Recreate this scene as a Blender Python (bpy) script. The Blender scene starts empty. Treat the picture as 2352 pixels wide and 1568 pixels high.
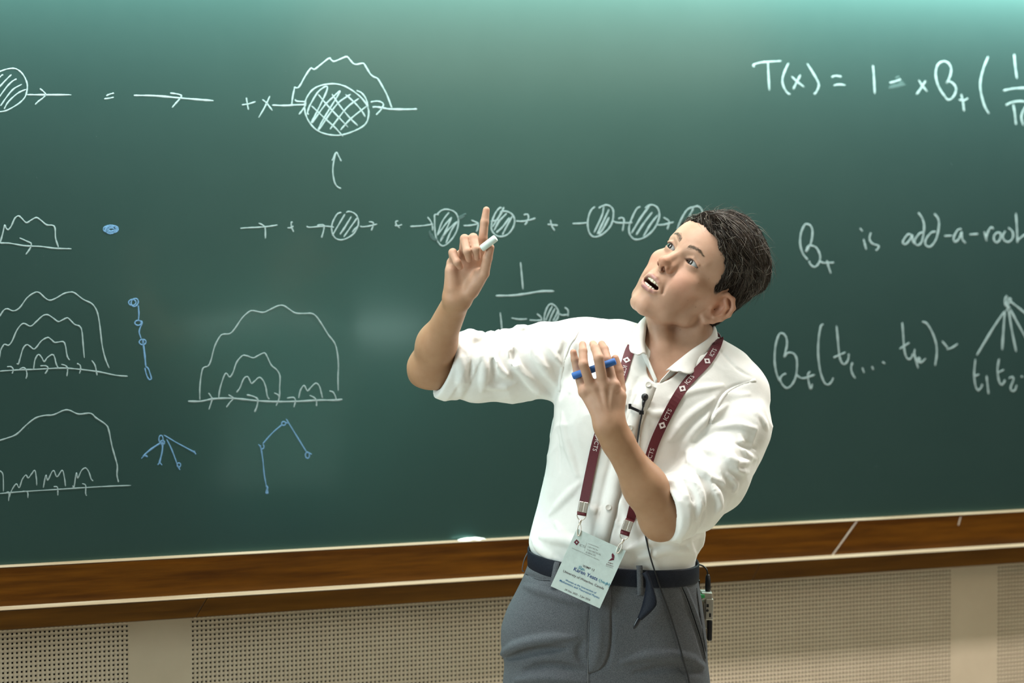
import bpy, math, random
import numpy as np
from mathutils import Vector, Matrix

S = bpy.context.scene
COL = S.collection
rng = np.random.default_rng(7)
random.seed(7)

# ------------------------------------------------------------------ camera
W, H = 2352.0, 1568.0
F = 6300.0                       # focal length in pixels of the 2352 px frame
TH = math.radians(28.45)         # heading of the camera against the wall normal
PITCH = math.atan(184.0 / F)     # looks slightly down
ZC = 6.45                        # distance to the board along the heading
CAM = np.array([-ZC * math.sin(TH), -ZC * math.cos(TH), 1.58])
R_ = np.array([math.cos(TH), -math.sin(TH), 0.0])
H_ = np.array([math.sin(TH), math.cos(TH), 0.0])
U_ = np.array([0.0, 0.0, 1.0])
FW = H_ * math.cos(PITCH) - U_ * math.sin(PITCH)
UP = U_ * math.cos(PITCH) + H_ * math.sin(PITCH)

cam_d = bpy.data.cameras.new('camera')
cam_d.sensor_width = 36.0
cam_d.lens = F / W * 36.0
cam_d.clip_end = 60
cam_d.dof.use_dof = True
cam_d.dof.focus_distance = 5.5
cam_d.dof.aperture_fstop = 3.4
cam = bpy.data.objects.new('camera', cam_d)
COL.objects.link(cam)
M = Matrix(((R_[0], UP[0], -FW[0], CAM[0]),
            (R_[1], UP[1], -FW[1], CAM[1]),
            (R_[2], UP[2], -FW[2], CAM[2]), (0, 0, 0, 1)))
cam.matrix_world = M
S.camera = cam

S.view_settings.view_transform = 'Standard'
S.view_settings.look = 'None'
S.view_settings.gamma = 1.0
S.view_settings.exposure = -0.32
S.view_settings.use_curve_mapping = False

# ------------------------------------------------------------------ light
w = bpy.data.worlds.new('room_ambience')
S.world = w
w.use_nodes = True
bg = w.node_tree.nodes['Background']
bg.inputs[0].default_value = (1.0, 0.90, 0.76, 1)
bg.inputs[1].default_value = 0.085


def area(name, loc, target, sx, sy, power, col):
    d = bpy.data.lights.new(name, 'AREA')
    d.shape = 'RECTANGLE'
    d.size, d.size_y = sx, sy
    d.energy = power
    d.color = col
    o = bpy.data.objects.new(name, d)
    COL.objects.link(o)
    o.location = loc
    v = Vector(target) - Vector(loc)
    o.rotation_euler = v.to_track_quat('-Z', 'Y').to_euler()
    return o


def aim_down_area(name, loc, sx, sy, power, col, tilt=0.0):
    o = area(name, loc, (loc[0], loc[1], 0), sx, sy, power, col)
    o.rotation_euler = (tilt, 0, 0)
    return o


COOL = (0.80, 1.0, 0.97)
WARM = (1.0, 0.86, 0.66)
# board wash strip just above the board, row of ceiling panels about a metre off the wall,
# daylight from the side of the room, added unseen warm fill from the right front
aim_down_area('board_strip_light', (0.9, -0.15, 2.44), 5.0, 0.05, 330, (0.72, 1.0, 0.96), math.radians(52))
for lx, pw in ((-1.3, 46), (0.2, 50), (1.7, 50), (3.0, 42)):
    aim_down_area('ceiling_panel_light', (lx, -1.05, 2.95), 1.2, 0.22, pw, (1.0, 0.97, 0.93), 0)
area('side_window_light', (-3.8, -1.6, 1.85), (-0.2, -0.9, 1.35), 1.6, 1.6, 96, (0.78, 0.98, 1.0))
area('warm_fill_light', (2.6, -4.6, 2.9), (0.4, -0.9, 1.1), 2.0, 1.2, 34, (1.0, 0.78, 0.55))


# ------------------------------------------------------------------ helpers
def ray(px, py):
    cx = (px - W / 2) / F
    cy = -(py - H / 2) / F
    return FW + cx * R_ + cy * UP


def on_wall(px, py, off=0.0):
    """pixel -> point on the plane y = -off (board surface is y = 0)"""
    d = ray(px, py)
    t = (-off - CAM[1]) / d[1]
    return CAM + t * d


def at_depth(px, py, dep):
    d = ray(px, py)
    return CAM + d * (dep / float(np.dot(d, H_)))


def tag(o, label=None, cat=None, group=None, kind=None):
    if label: o['label'] = label
    if cat: o['category'] = cat
    if group: o['group'] = group
    if kind: o['kind'] = kind
    return o


def mesh_obj(name, verts, faces, mat, parent=None, smooth=True, world=None):
    me = bpy.data.meshes.new(name)
    me.from_pydata([tuple(map(float, v)) for v in verts], [], [tuple(map(int, f)) for f in faces])
    if mat is not None:
        me.materials.append(mat)
    if smooth:
        me.polygons.foreach_set('use_smooth', [True] * len(me.polygons))
    me.update()
    o = bpy.data.objects.new(name, me)
    COL.objects.link(o)
    if parent is not None:
        o.parent = parent
    return o


def fast_mesh(name, V, Q, mat, parent=None, smooth=True):
    """V (n,3) array, Q (m,4) or (m,3) array"""
    me = bpy.data.meshes.new(name)
    n, m, k = len(V), len(Q), Q.shape[1]
    me.vertices.add(n)
    me.vertices.foreach_set('co', np.asarray(V, np.float32).ravel())
    me.loops.add(m * k)
    me.loops.foreach_set('vertex_index', np.asarray(Q, np.int32).ravel())
    me.polygons.add(m)
    me.polygons.foreach_set('loop_start', np.arange(0, m * k, k, dtype=np.int32))
    if smooth:
        me.polygons.foreach_set('use_smooth', np.ones(m, bool))
    me.update(calc_edges=True)
    me.validate()
    if mat is not None:
        me.materials.append(mat)
    o = bpy.data.objects.new(name, me)
    COL.objects.link(o)
    if parent is not None:
        o.parent = parent
    return o


def empty(name, loc=(0, 0, 0)):
    o = bpy.data.objects.new(name, None)
    COL.objects.link(o)
    o.location = loc
    o.empty_display_size = 0.1
    return o


def box_vf(x0, x1, y0, y1, z0, z1, V=None, Fc=None):
    V = [] if V is None else V
    Fc = [] if Fc is None else Fc
    b = len(V)
    V += [(x0, y0, z0), (x1, y0, z0), (x1, y1, z0), (x0, y1, z0),
          (x0, y0, z1), (x1, y0, z1), (x1, y1, z1), (x0, y1, z1)]
    Fc += [(b, b + 3, b + 2, b + 1), (b + 4, b + 5, b + 6, b + 7), (b, b + 1, b + 5, b + 4),
           (b + 1, b + 2, b + 6, b + 5), (b + 2, b + 3, b + 7, b + 6), (b + 3, b, b + 4, b + 7)]
    return V, Fc


def bevel(o, wdt, seg=2):
    m = o.modifiers.new('bevel', 'BEVEL')
    m.width = wdt
    m.segments = seg
    m.limit_method = 'ANGLE'
    return o


# soft glare on the board: made by an added, unseen light at its mirror position
_g = on_wall(850, 755)
_gd = ray(850, 755)
_gl = _g + np.array((_gd[0], -_gd[1], _gd[2])) * 2.6
area('board_glare_light', tuple(_gl), tuple(_g), 0.34, 0.08, 1.3, (0.72, 1.0, 0.92))

# ------------------------------------------------------------------ materials
def new_mat(name):
    m = bpy.data.materials.new(name)
    m.use_nodes = True
    nt = m.node_tree
    b = nt.nodes['Principled BSDF']
    return m, nt, b


def lin(r, g, b):
    f = lambda c: (c / 255 / 12.92) if c / 255 <= 0.04045 else ((c / 255 + 0.055) / 1.055) ** 2.4
    return (f(r), f(g), f(b), 1.0)


def noise_col(nt, b, c1, c2, scale, detail=4, stretch=None, inp='Base Color', rough=0.6, lo=0.35, hi=0.65):
    tc = nt.nodes.new('ShaderNodeTexCoord')
    mp = nt.nodes.new('ShaderNodeMapping')
    if stretch: mp.inputs['Scale'].default_value = stretch
    nz = nt.nodes.new('ShaderNodeTexNoise')
    nz.inputs['Scale'].default_value = scale
    nz.inputs['Detail'].default_value = detail
    nz.inputs['Roughness'].default_value = rough
    rp = nt.nodes.new('ShaderNodeValToRGB')
    rp.color_ramp.elements[0].position = lo
    rp.color_ramp.elements[1].position = hi
    rp.color_ramp.elements[0].color = c1
    rp.color_ramp.elements[1].color = c2
    nt.links.new(tc.outputs['Object'], mp.inputs[0])
    nt.links.new(mp.outputs[0], nz.inputs['Vector'])
    nt.links.new(nz.outputs['Fac'], rp.inputs[0])
    if inp: nt.links.new(rp.outputs[0], b.inputs[inp])
    return nz, rp, mp


def bump(nt, b, scale, strength, dist=0.001, stretch=None, detail=3):
    tc = nt.nodes.new('ShaderNodeTexCoord')
    mp = nt.nodes.new('ShaderNodeMapping')
    if stretch: mp.inputs['Scale'].default_value = stretch
    nz = nt.nodes.new('ShaderNodeTexNoise')
    nz.inputs['Scale'].default_value = scale
    nz.inputs['Detail'].default_value = detail
    bp = nt.nodes.new('ShaderNodeBump')
    bp.inputs['Strength'].default_value = strength
    bp.inputs['Distance'].default_value = dist
    nt.links.new(tc.outputs['Object'], mp.inputs[0])
    nt.links.new(mp.outputs[0], nz.inputs['Vector'])
    nt.links.new(nz.outputs['Fac'], bp.inputs['Height'])
    nt.links.new(bp.outputs[0], b.inputs['Normal'])


def simple(name, col, rough=0.5, metal=0.0, spec=0.5):
    m, nt, b = new_mat(name)
    b.inputs['Base Color'].default_value = col
    b.inputs['Roughness'].default_value = rough
    b.inputs['Metallic'].default_value = metal
    b.inputs['Specular IOR Level'].default_value = spec
    # very light procedural variation so no surface is perfectly flat
    noise_col(nt, b, tuple(c * 0.93 for c in col[:3]) + (1,), tuple(min(1, c * 1.05) for c in col[:3]) + (1,), 60)
    return m


def mat_board():
    m, nt, b = new_mat('chalkboard_green')
    noise_col(nt, b, (0.0078, 0.0150, 0.0143, 1), (0.0095, 0.0172, 0.0163, 1), 2.5, 9, rough=0.75)
    b.inputs['Roughness'].default_value = 0.335
    b.inputs['Specular IOR Level'].default_value = 1.0
    b.inputs['Specular Tint'].default_value = (0.42, 1.0, 0.88, 1)
    b.inputs['Coat Weight'].default_value = 0.34
    b.inputs['Coat Roughness'].default_value = 0.125
    bump(nt, b, 900, 0.05, 0.0004)
    return m


def mat_chalk(name, c, dust):
    m, nt, b = new_mat(name)
    noise_col(nt, b, dust, c, 1400, 3, lo=0.30, hi=0.52)
    b.inputs['Roughness'].default_value = 1.0
    b.inputs['Specular IOR Level'].default_value = 0.0
    return m


def mat_wood(name, dark, light, rough=0.28):
    m, nt, b = new_mat(name)
    nz, rp, mp = noise_col(nt, b, dark, light, 9, 6, stretch=(0.35, 6, 6), rough=0.65, lo=0.32, hi=0.72)
    b.inputs['Roughness'].default_value = rough
    b.inputs['Specular IOR Level'].default_value = 0.22
    bump(nt, b, 40, 0.10, 0.0006, stretch=(0.25, 6, 6))
    return m


MAT = {}
MAT['board'] = mat_board()
MAT['chalk'] = mat_chalk('white_chalk_line', (0.20, 0.242, 0.238, 1), (0.07, 0.10, 0.096, 1))
MAT['chalk_faint'] = mat_chalk('faint_chalk_line', (0.045, 0.068, 0.064, 1), (0.022, 0.042, 0.038, 1))
MAT['chalk_blue'] = mat_chalk('blue_chalk_line', (0.100, 0.185, 0.290, 1), (0.05, 0.10, 0.165, 1))
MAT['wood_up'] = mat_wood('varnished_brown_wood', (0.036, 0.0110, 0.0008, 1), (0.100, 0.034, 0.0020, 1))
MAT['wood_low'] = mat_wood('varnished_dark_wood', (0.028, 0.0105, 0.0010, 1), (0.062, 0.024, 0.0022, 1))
MAT['lip'] = mat_wood('dusty_lit_wood_edge', (0.13, 0.075, 0.036, 1), (0.27, 0.20, 0.14, 1), 0.7)  # pale top edges: chalk dust plus light from above painted in
MAT['filler'] = simple('grey_joint_filler', (0.30, 0.235, 0.19, 1), 0.8)


def mat_panel():
    m, nt, b = new_mat('beige_acoustic_board')
    noise_col(nt, b, (0.43, 0.34, 0.245, 1), (0.47, 0.375, 0.275, 1), 5, 5)
    b.inputs['Roughness'].default_value = 0.75
    bump(nt, b, 300, 0.08, 0.0005)
    return m


MAT['panel'] = mat_panel()
MAT['hole'] = simple('dark_hole_backing', (0.008, 0.008, 0.007, 1), 0.9, spec=0.1)

# ------------------------------------------------------------------ wall, floor, ceiling
def plain_mat(name, c, rough=0.7):
    m, nt, b = new_mat(name)
    noise_col(nt, b, tuple(k * 0.94 for k in c) + (1,), tuple(min(1, k * 1.05) for k in c) + (1,), 4, 5)
    b.inputs['Roughness'].default_value = rough
    return m


V, Fc = box_vf(-4.2, 4.6, 0.030, 0.20, 0, 3.2)
wall = mesh_obj('wall_back', V, Fc, plain_mat('wall_plaster', (0.42, 0.36, 0.28)), smooth=False)
tag(wall, kind='structure')
V, Fc = box_vf(-4.2, 4.6, -7.5, 0.03, -0.1, 0)
floor = mesh_obj('floor', V, Fc, plain_mat('floor_tiles_beige', (0.46, 0.41, 0.34), 0.4), smooth=False)
tag(floor, kind='structure')
V, Fc = box_vf(-4.2, 4.6, -7.5, 0.03, 3.2, 3.3)
ceil = mesh_obj('ceiling', V, Fc, plain_mat('ceiling_white', (0.75, 0.72, 0.66)), smooth=False)
tag(ceil, kind='structure')

# perforated boards under the ledge ---------------------------------------
PIT = 0.0104


def wx(px, py=1400):
    return float(on_wall(px, py)[0])


def perforated(name, x0, n, z_top, rows):
    """n columns x rows of square holes of pitch PIT, first hole centre column at x0"""
    hs, dep = PIT * 0.21, 0.005
    xs, zs = [], []
    for i in range(n):
        c = x0 + i * PIT
        xs += [c - hs, c + hs]
    xs = np.array([x0 - PIT / 2] + xs + [x0 + (n - 0.5) * PIT])
    for j in range(rows):
        c = z_top - j * PIT
        zs += [c + hs, c - hs]
    zs = np.array([z_top + PIT / 2] + zs + [z_top - (rows - 0.5) * PIT])
    nx, nz = len(xs), len(zs)
    X, Z = np.meshgrid(xs, zs, indexing='ij')
    V = np.stack([X, np.zeros_like(X), Z], -1).reshape(-1, 3)
    idx = np.arange(nx * nz).reshape(nx, nz)
    a, b, c, d = idx[:-1, :-1], idx[1:, :-1], idx[1:, 1:], idx[:-1, 1:]
    I, J = np.meshgrid(np.arange(nx - 1), np.arange(nz - 1), indexing='ij')
    hole = (I % 2 == 1) & (J % 2 == 1)
    solid = np.stack([a, d, c, b], -1)[~hole]
    ha, hb, hc, hd = (k[hole] for k in (a, b, c, d))
    m = len(ha)
    base = len(V)
    corners = np.stack([ha, hb, hc, hd], 1)
    Vb = V[corners.ravel()].copy()
    Vb[:, 1] += dep
    nb = base + np.arange(m * 4).reshape(m, 4)
    sides = []
    for k in range(4):
        k2 = (k + 1) % 4
        sides.append(np.stack([corners[:, k], corners[:, k2], nb[:, k2], nb[:, k]], 1))
    sides = np.concatenate(sides)
    bottoms = nb[:, [0, 3, 2, 1]]
    Q = np.concatenate([solid, sides, bottoms])
    o = fast_mesh(name, np.concatenate([V, Vb]), Q, MAT['panel'], wall, smooth=False)
    o.data.materials.append(MAT['hole'])
    mi = np.zeros(len(Q), np.int32)
    mi[len(solid) + len(sides):] = 1
    mi[len(solid):len(solid) + len(sides)] = 1
    o.data.polygons.foreach_set('material_index', mi)
    return o


ZT = float(on_wall(1007, 1369.4)[2])      # centre of a row of holes seen right under the ledge
rows_up = 6
z_top = ZT + rows_up * PIT
NR = 62
xa = wx(441.9 + 1.0)
nA = int(round((wx(2182) - xa) / PIT)) + 1
xl = wx(291)
panel_right_x = xa + (nA - 1) * PIT
xr = wx(2294)


def plain_panel(x0, x1):
    V, Fc = box_vf(x0, x1, 0.0, 0.03, 0.0, z_top + PIT / 2)
    o = mesh_obj('plain_panel', V, Fc, MAT['panel'], wall, smooth=False)
    return o


nL = 110
perforated('perforated_panel', xl - (nL - 1) * PIT, nL, z_top, NR)
perforated('perforated_panel', xa, nA, z_top, NR)
nR = 110
perforated('perforated_panel', xr, nR, z_top, NR)
plain_panel(xl + PIT / 2, xa - PIT / 2)
plain_panel(panel_right_x + PIT / 2, xr - PIT / 2)
zlow = z_top - (NR - 0.5) * PIT
for (a, b) in ((xl - (nL - 0.5) * PIT, xl + PIT / 2), (xa - PIT / 2, panel_right_x + PIT / 2), (xr - PIT / 2, xr + (nR - 0.5) * PIT)):
    V, Fc = box_vf(a, b, 0.0, 0.03, 0.0, zlow)
    mesh_obj('plain_panel', V, Fc, MAT['panel'], wall, smooth=False)

# ------------------------------------------------------------------ chalkboard
ZB = float(on_wall(600, 1262)[2]) - 0.004      # lower edge of the board surface
V, Fc = box_vf(-3.6, 4.0, 0.0, 0.028, ZB, 2.62)
board = empty('chalkboard', (0.2, 0.0, ZB))
tag(board, 'large dark green chalkboard covered with white and blue chalk diagrams', 'chalkboard')


def keep(o, parent):
    o.parent = parent
    o.matrix_parent_inverse = Matrix.Translation(parent.location).inverted()
    return o


keep(mesh_obj('writing_surface', V, Fc, MAT['board'], smooth=False), board)
V, Fc = box_vf(-3.6, 4.0, -0.03, 0.028, 2.62, 2.70)
keep(bevel(mesh_obj('top_rail', V, Fc, MAT['wood_up'], smooth=False), 0.003), board)

# ------------------------------------------------------------------ wooden ledge
ledge = empty('chalk_ledge', (0.2, 0.0, ZB - 0.12))
tag(ledge, 'long varnished brown wooden chalk ledge running under the chalkboard', 'ledge')
D1, D2 = 0.042, 0.098
UZ1, UZ0 = ZB, ZB - 0.086           # upper board top / bottom
LZ1, LZ0 = UZ0 + 0.002, UZ0 - 0.040


def slanted(name, x0, x1, y0, y1, z0, z1, s0, s1, mat, bev=0.002):
    """box whose ends lean: the top end is shifted by s0 / s1"""
    V = [(x0, y0, z0), (x1, y0, z0), (x1, y1, z0), (x0, y1, z0),
         (x0 + s0, y0, z1), (x1 + s1, y0, z1), (x1 + s1, y1, z1), (x0 + s0, y1, z1)]
    _, Fc = box_vf(0, 1, 0, 1, 0, 1)
    o = mesh_obj(name, V, Fc, mat, smooth=False)
    bevel(o, bev)
    return keep(o, ledge)


def ledge_x(px, py, off):
    return float(on_wall(px, py, off)[0])


xj = ledge_x(1910, 1268, D1)
sj = ledge_x(1968, 1196, D1) - xj
slanted('upper_board', -3.6, xj - 0.001, -D1, -0.0005, UZ0, UZ1, 0, sj, MAT['wood_up'])
slanted('upper_board', xj + 0.003, 4.0, -D1, -0.0005, UZ0, UZ1, sj, 0, MAT['wood_up'])
slanted('joint_filler', xj - 0.0015, xj + 0.0035, -D1 - 0.0006, -D1 + 0.004, UZ0 + 0.001, UZ1 - 0.0005, sj, sj, MAT['filler'], 0.0005)
xc = ledge_x(2200, 1196, D1)
slanted('joint_filler', xc, xc + 0.004, -D1 - 0.0005, -D1 + 0.003, UZ1 - 0.026, UZ1 - 0.004, 0.007, 0.007, MAT['filler'], 0.0005)
slanted('upper_lip', -3.6, 4.0, -D1 - 0.001, -0.0005, UZ1, UZ1 + 0.0016, 0, 0, MAT['lip'], 0.0007)
j1 = ledge_x(450, 1401, D2)
t1 = ledge_x(477, 1366, D2) - j1
j2 = ledge_x(1728, 1318, D2)
t2 = ledge_x(1748, 1286, D2) - j2
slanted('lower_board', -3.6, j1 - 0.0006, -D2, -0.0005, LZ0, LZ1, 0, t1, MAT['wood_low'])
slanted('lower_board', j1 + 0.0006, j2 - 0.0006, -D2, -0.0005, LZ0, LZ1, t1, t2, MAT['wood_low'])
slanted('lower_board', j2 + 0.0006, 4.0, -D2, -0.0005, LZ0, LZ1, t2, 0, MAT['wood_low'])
slanted('lower_lip', -3.6, 4.0, -D2 - 0.001, -D1 + 0.004, LZ1, LZ1 + 0.0018, 0, 0, MAT['lip'], 0.0008)

# crumpled scrap of white dust cloth on the ledge
def lump(name, c, r, mat, seed, sub=3):
    import bmesh
    bm = bmesh.new()
    bmesh.ops.create_icosphere(bm, subdivisions=sub, radius=1.0)
    rr = np.random.default_rng(seed)
    ph = rr.uniform(0, 6.28, (6, 4))
    for v in bm.verts:
        n = v.co.normalized()
        k = 1 + 0.16 * sum(math.sin(3.1 * (a + 1) * (n.x * math.cos(p) + n.y * math.sin(p) + n.z * math.sin(q)) + s)
                           for a, (p, q, s, _) in enumerate(ph[:4])) / 2
        v.co = (n.x * r[0] * k + c[0], n.y * r[1] * k + c[1], max(n.z * r[2] * k, -0.2 * r[2]) + c[2])
    me = bpy.data.meshes.new(name)
    bm.to_mesh(me)
    bm.free()
    me.materials.append(mat)
    me.polygons.foreach_set('use_smooth', [True] * len(me.polygons))
    o = bpy.data.objects.new(name, me)
    COL.objects.link(o)
    return o


MAT['dust'] = simple('chalk_dust_white', (0.72, 0.72, 0.68, 1), 1.0, spec=0.0)
pc = on_wall(1082, 1238, 0.022)
s_ = lump('dust_cloth_scrap', (pc[0], -0.020, UZ1 + 0.0024), (0.034, 0.014, 0.0055), MAT['dust'], 3)
tag(s_, 'small crumpled white cloth scrap lying on the chalk ledge beside the person', 'cloth')
# ------------------------------------------------------------------ chalk writing
def catmull(P, n=7):
    P = np.array(P, float)
    if len(P) < 3:
        t = np.linspace(0, 1, n)[:, None]
        return P[0] + (P[-1] - P[0]) * t
    Q = np.vstack([2 * P[0] - P[1], P, 2 * P[-1] - P[-2]])
    out = []
    for i in range(1, len(Q) - 2):
        p0, p1, p2, p3 = Q[i - 1], Q[i], Q[i + 1], Q[i + 2]
        t = np.linspace(0, 1, n, endpoint=False)[:, None]
        out.append(0.5 * ((2 * p1) + (-p0 + p2) * t + (2 * p0 - 5 * p1 + 4 * p2 - p3) * t ** 2 + (-p0 + 3 * p1 - 3 * p2 + p3) * t ** 3))
    out.append(P[-1:])
    return np.vstack(out)


def stroke_geo(V, Q, pts, wpx, lift=0.0004):
    """chalk line: a low ridge with uneven width lying on the board"""
    P = catmull(pts)
    n = len(P)
    d = np.gradient(P, axis=0)
    d /= np.maximum(np.linalg.norm(d, axis=1), 1e-6)[:, None]
    nrm = np.stack([-d[:, 1], d[:, 0]], 1)
    ph = rng.uniform(0, 6.28, 3)
    s = np.arange(n)
    wv = wpx * 0.88 * (1 + 0.16 * np.sin(s * 0.5 + ph[0]) + 0.12 * np.sin(s * 1.3 + ph[1])) / 2
    wv[0] *= 0.6
    wv[-1] *= 0.5
    b = len(V)
    for i in range(n):
        for k, h in ((-1, 0.0), (-0.45, 1.0), (0.45, 1.0), (1, 0.0)):
            q = P[i] + nrm[i] * wv[i] * k
            V.append(on_wall(q[0], q[1], 0.0002 + lift * h))
    for i in range(n - 1):
        for k in range(3):
            a = b + i * 4 + k
            Q.append((a, a + 1, a + 5, a + 4))


def chalk(name, label, ox, oy, sc, strokes, mat='chalk', wd=3.6):
    if name == 'chalk_formula' and len(strokes) > 2:
        # one part for each written sign: strokes that touch belong together
        pts = [catmull([p for p in st if not isinstance(p, (int, float))]) / sc for st in strokes]
        left = list(range(len(strokes)))
        while left:
            grp = [left.pop(0)]
            grew = True
            while grew:
                grew = False
                for j in list(left):
                    if any(np.min(np.linalg.norm(pts[i][:, None] - pts[j][None], axis=2)) < 4.0 for i in grp):
                        grp.append(j)
                        left.remove(j)
                        grew = True
            chalk('chalk_sign', None, ox, oy, sc, [strokes[i] for i in grp], mat, wd)
        return
    V, Q = [], []
    for st in strokes:
        wdt = wd
        if isinstance(st[0], (int, float)):
            wdt = st[0]
            st = st[1:]
        P = [(ox + p[0] / sc, oy + p[1] / sc) for p in st]
        stroke_geo(V, Q, P, wdt)
    o = mesh_obj(name, V, Q, MAT[mat])
    keep(o, board)
    tag(o, label, kind='stuff' if name == 'chalk_smudge' else None)
    return o


def ell(cx, cy, a, b, n=12, t0=0.0, turns=1.0, tilt=0.0):
    r = []
    for i in range(n + 1):
        t = t0 + turns * 2 * math.pi * i / n
        x, y = a * math.cos(t), b * math.sin(t)
        r.append((cx + x * math.cos(tilt) - y * math.sin(tilt), cy + x * math.sin(tilt) + y * math.cos(tilt)))
    return r


A = (0, 80, 3.92)
chalk('chalk_diagram', 'hatched chalk circle with arrow at the left edge', *A, [
    [(-60, 350), (0, 330), (60, 310), (120, 303), (160, 315), (200, 350), (230, 400), (245, 450), (243, 500), (225, 560), (180, 610), (120, 650), (50, 685), (-20, 695)],
    [(-20, 400), (10, 370), (28, 358)], [(-10, 475), (50, 410), (103, 358)], [(-10, 565), (60, 470), (110, 420), (150, 397)],
    [(5, 640), (60, 560), (120, 490), (197, 446)], [(38, 668), (70, 610), (130, 550), (180, 515), (235, 492)],
    [4.5, (243, 540), (400, 541), (642, 541)], [(358, 484), (395, 515), (410, 540), (385, 570), (345, 600), (316, 628)]])
chalk('chalk_formula', 'chalk equals sign', *A, [[(958, 550), (985, 536), (1027, 525)], [(938, 577), (975, 573), (1025, 563)]])
chalk('chalk_diagram', 'long chalk arrow', *A, [[4.6, (1205, 546), (1400, 550), (1600, 568), (1800, 585), (1922, 594)],
      [3.8, (1532, 525), (1600, 535), (1633, 550), (1615, 580), (1580, 620), (1550, 655)]])
B = (500, 80, 3.92)
chalk('chalk_diagram', 'cross hatched chalk circle under a wavy arch, with plus and x', *B, [
    [3.2, (218, 632), (280, 622), (342, 602)], [3.2, (258, 566), (266, 620), (277, 675)],
    [(402, 583), (440, 615), (492, 683)], [(470, 551), (430, 640), (370, 745)],
    [4.4, (490, 634), (600, 638), (700, 632), (785, 630)],
    [(667, 627), (675, 560), (690, 485), (690, 474), (720, 478), (745, 450), (790, 370), (838, 303), (870, 312), (920, 275), (1000, 213), (1020, 225), (1045, 240), (1090, 225), (1160, 198), (1190, 225), (1220, 258), (1250, 267), (1310, 258), (1335, 290), (1375, 355), (1410, 382), (1440, 395), (1480, 460), (1525, 545), (1568, 660)],
    [4.6, (1395, 652), (1430, 650), (1500, 662), (1560, 670), (1700, 672), (1795, 669)],
    [(1378, 606), (1430, 598), (1475, 608), (1492, 632), (1470, 675), (1428, 720)],
    [(697, 580), (710, 598), (780, 605), (790, 628), (765, 675), (732, 717)],
    [(780, 640), (800, 570), (850, 500), (920, 460), (1030, 442), (1120, 455), (1200, 495), (1290, 565), (1345, 640), (1360, 700), (1345, 780), (1300, 830), (1220, 870), (1140, 897), (1060, 906), (960, 890), (880, 850), (820, 780), (790, 710), (780, 640)],
    [(1250, 503), (1290, 520), (1325, 560), (1345, 610), (1352, 670)],
    [(820, 714), (808, 710), (820, 660), (850, 600), (900, 520), (950, 477), (985, 467), (980, 510), (930, 620), (870, 740), (845, 785), (860, 780), (960, 640), (1040, 560), (1098, 507), (1080, 550), (1000, 680), (930, 800), (908, 855), (930, 830), (1010, 710), (1090, 610), (1198, 535)],
    [(1012, 850), (1080, 760), (1170, 650), (1272, 573)], [(1105, 858), (1200, 755), (1345, 640)],
    [(905, 537), (1000, 650), (1172, 830)], [(1027, 533), (1100, 640), (1190, 750), (1260, 818)], [(1150, 537), (1240, 620), (1300, 690), (1327, 738)], [(845, 640), (950, 740), (1060, 840), (1127, 915)]])
chalk('chalk_diagram', 'curved chalk arrow pointing up', *B, [[3.0, (1110, 1385), (1075, 1365), (1050, 1320), (1037, 1230), (1045, 1140), (1066, 1060)], [3.0, (1030, 1132), (1066, 1060), (1090, 1095), (1112, 1138)]])
C_ = (0, 460, 3.564)
chalk('chalk_diagram', 'small wavy chalk arch on a line with arrow', *C_, [
    [(0, 350), (20, 280), (38, 205), (48, 225), (65, 240), (90, 215), (120, 150), (150, 128), (175, 145), (215, 183), (250, 165), (295, 142), (330, 160), (380, 200), (430, 205), (450, 230), (455, 310), (478, 385)],
    [(0, 350), (80, 352), (200, 372), (330, 378), (450, 393), (585, 397)], [(160, 308), (220, 335), (255, 355), (245, 395), (212, 443)]])
chalk('chalk_diagram', 'blue chalk scribbled dot', *C_, [
    [2.6] + ell(908, 236, 62, 32, 12, 0, 1), [2.6] + ell(905, 240, 45, 34, 12, 1, 1), [2.6] + ell(912, 236, 48, 22, 12, 2, 1),
    [2.6] + ell(903, 240, 28, 24, 12, 3, 1), [2.6] + ell(908, 238, 36, 12, 12, 4, 1, 0.3), [2.6, (870, 250), (905, 228), (940, 244), (905, 250), (885, 262), (920, 262)]], 'chalk_blue')
chalk('chalk_diagram', 'nest of four wavy chalk arches on a line of arrows', *C_, [
    [(-10, 955), (0, 945), (30, 900), (60, 888), (110, 905), (160, 880), (220, 800), (280, 757), (320, 755), (370, 800), (410, 818), (460, 800), (520, 765), (570, 752), (610, 758), (680, 810), (750, 845), (785, 890), (805, 950), (820, 1050), (835, 1180), (860, 1290), (893, 1373)],
    [(-5, 1290), (5, 1230), (25, 1190), (40, 1178), (70, 1186), (100, 1150), (140, 1060), (190, 1008), (250, 1030), (300, 990), (350, 945), (390, 937), (430, 960), (475, 992), (510, 980), (550, 962), (575, 980), (610, 1015), (650, 1030), (670, 1070), (680, 1180), (690, 1290)],
    [(137, 1335), (150, 1340), (165, 1290), (190, 1210), (220, 1182), (245, 1195), (275, 1217), (300, 1200), (340, 1150), (390, 1123), (420, 1140), (450, 1163), (515, 1157), (535, 1190), (550, 1275), (570, 1308)],
    [(275, 1378), (285, 1310), (305, 1270), (320, 1263), (340, 1285), (362, 1320), (385, 1290), (425, 1263), (445, 1280), (460, 1340), (478, 1375)],
    [(0, 1398), (150, 1388), (300, 1383), (500, 1373), (620, 1380), (800, 1402), (950, 1432), (1045, 1440)],
    [(58, 1362), (90, 1362), (108, 1385), (100, 1418)], [(160, 1380), (195, 1370), (215, 1395), (220, 1430), (212, 1460)], [(330, 1355), (375, 1355), (393, 1372), (385, 1395), (368, 1420)],
    [(502, 1342), (540, 1355), (553, 1385), (547, 1440)], [(630, 1335), (655, 1350), (660, 1385), (650, 1418)], [(750, 1310), (775, 1345), (787, 1390), (794, 1432)]], wd=3.2)
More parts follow.
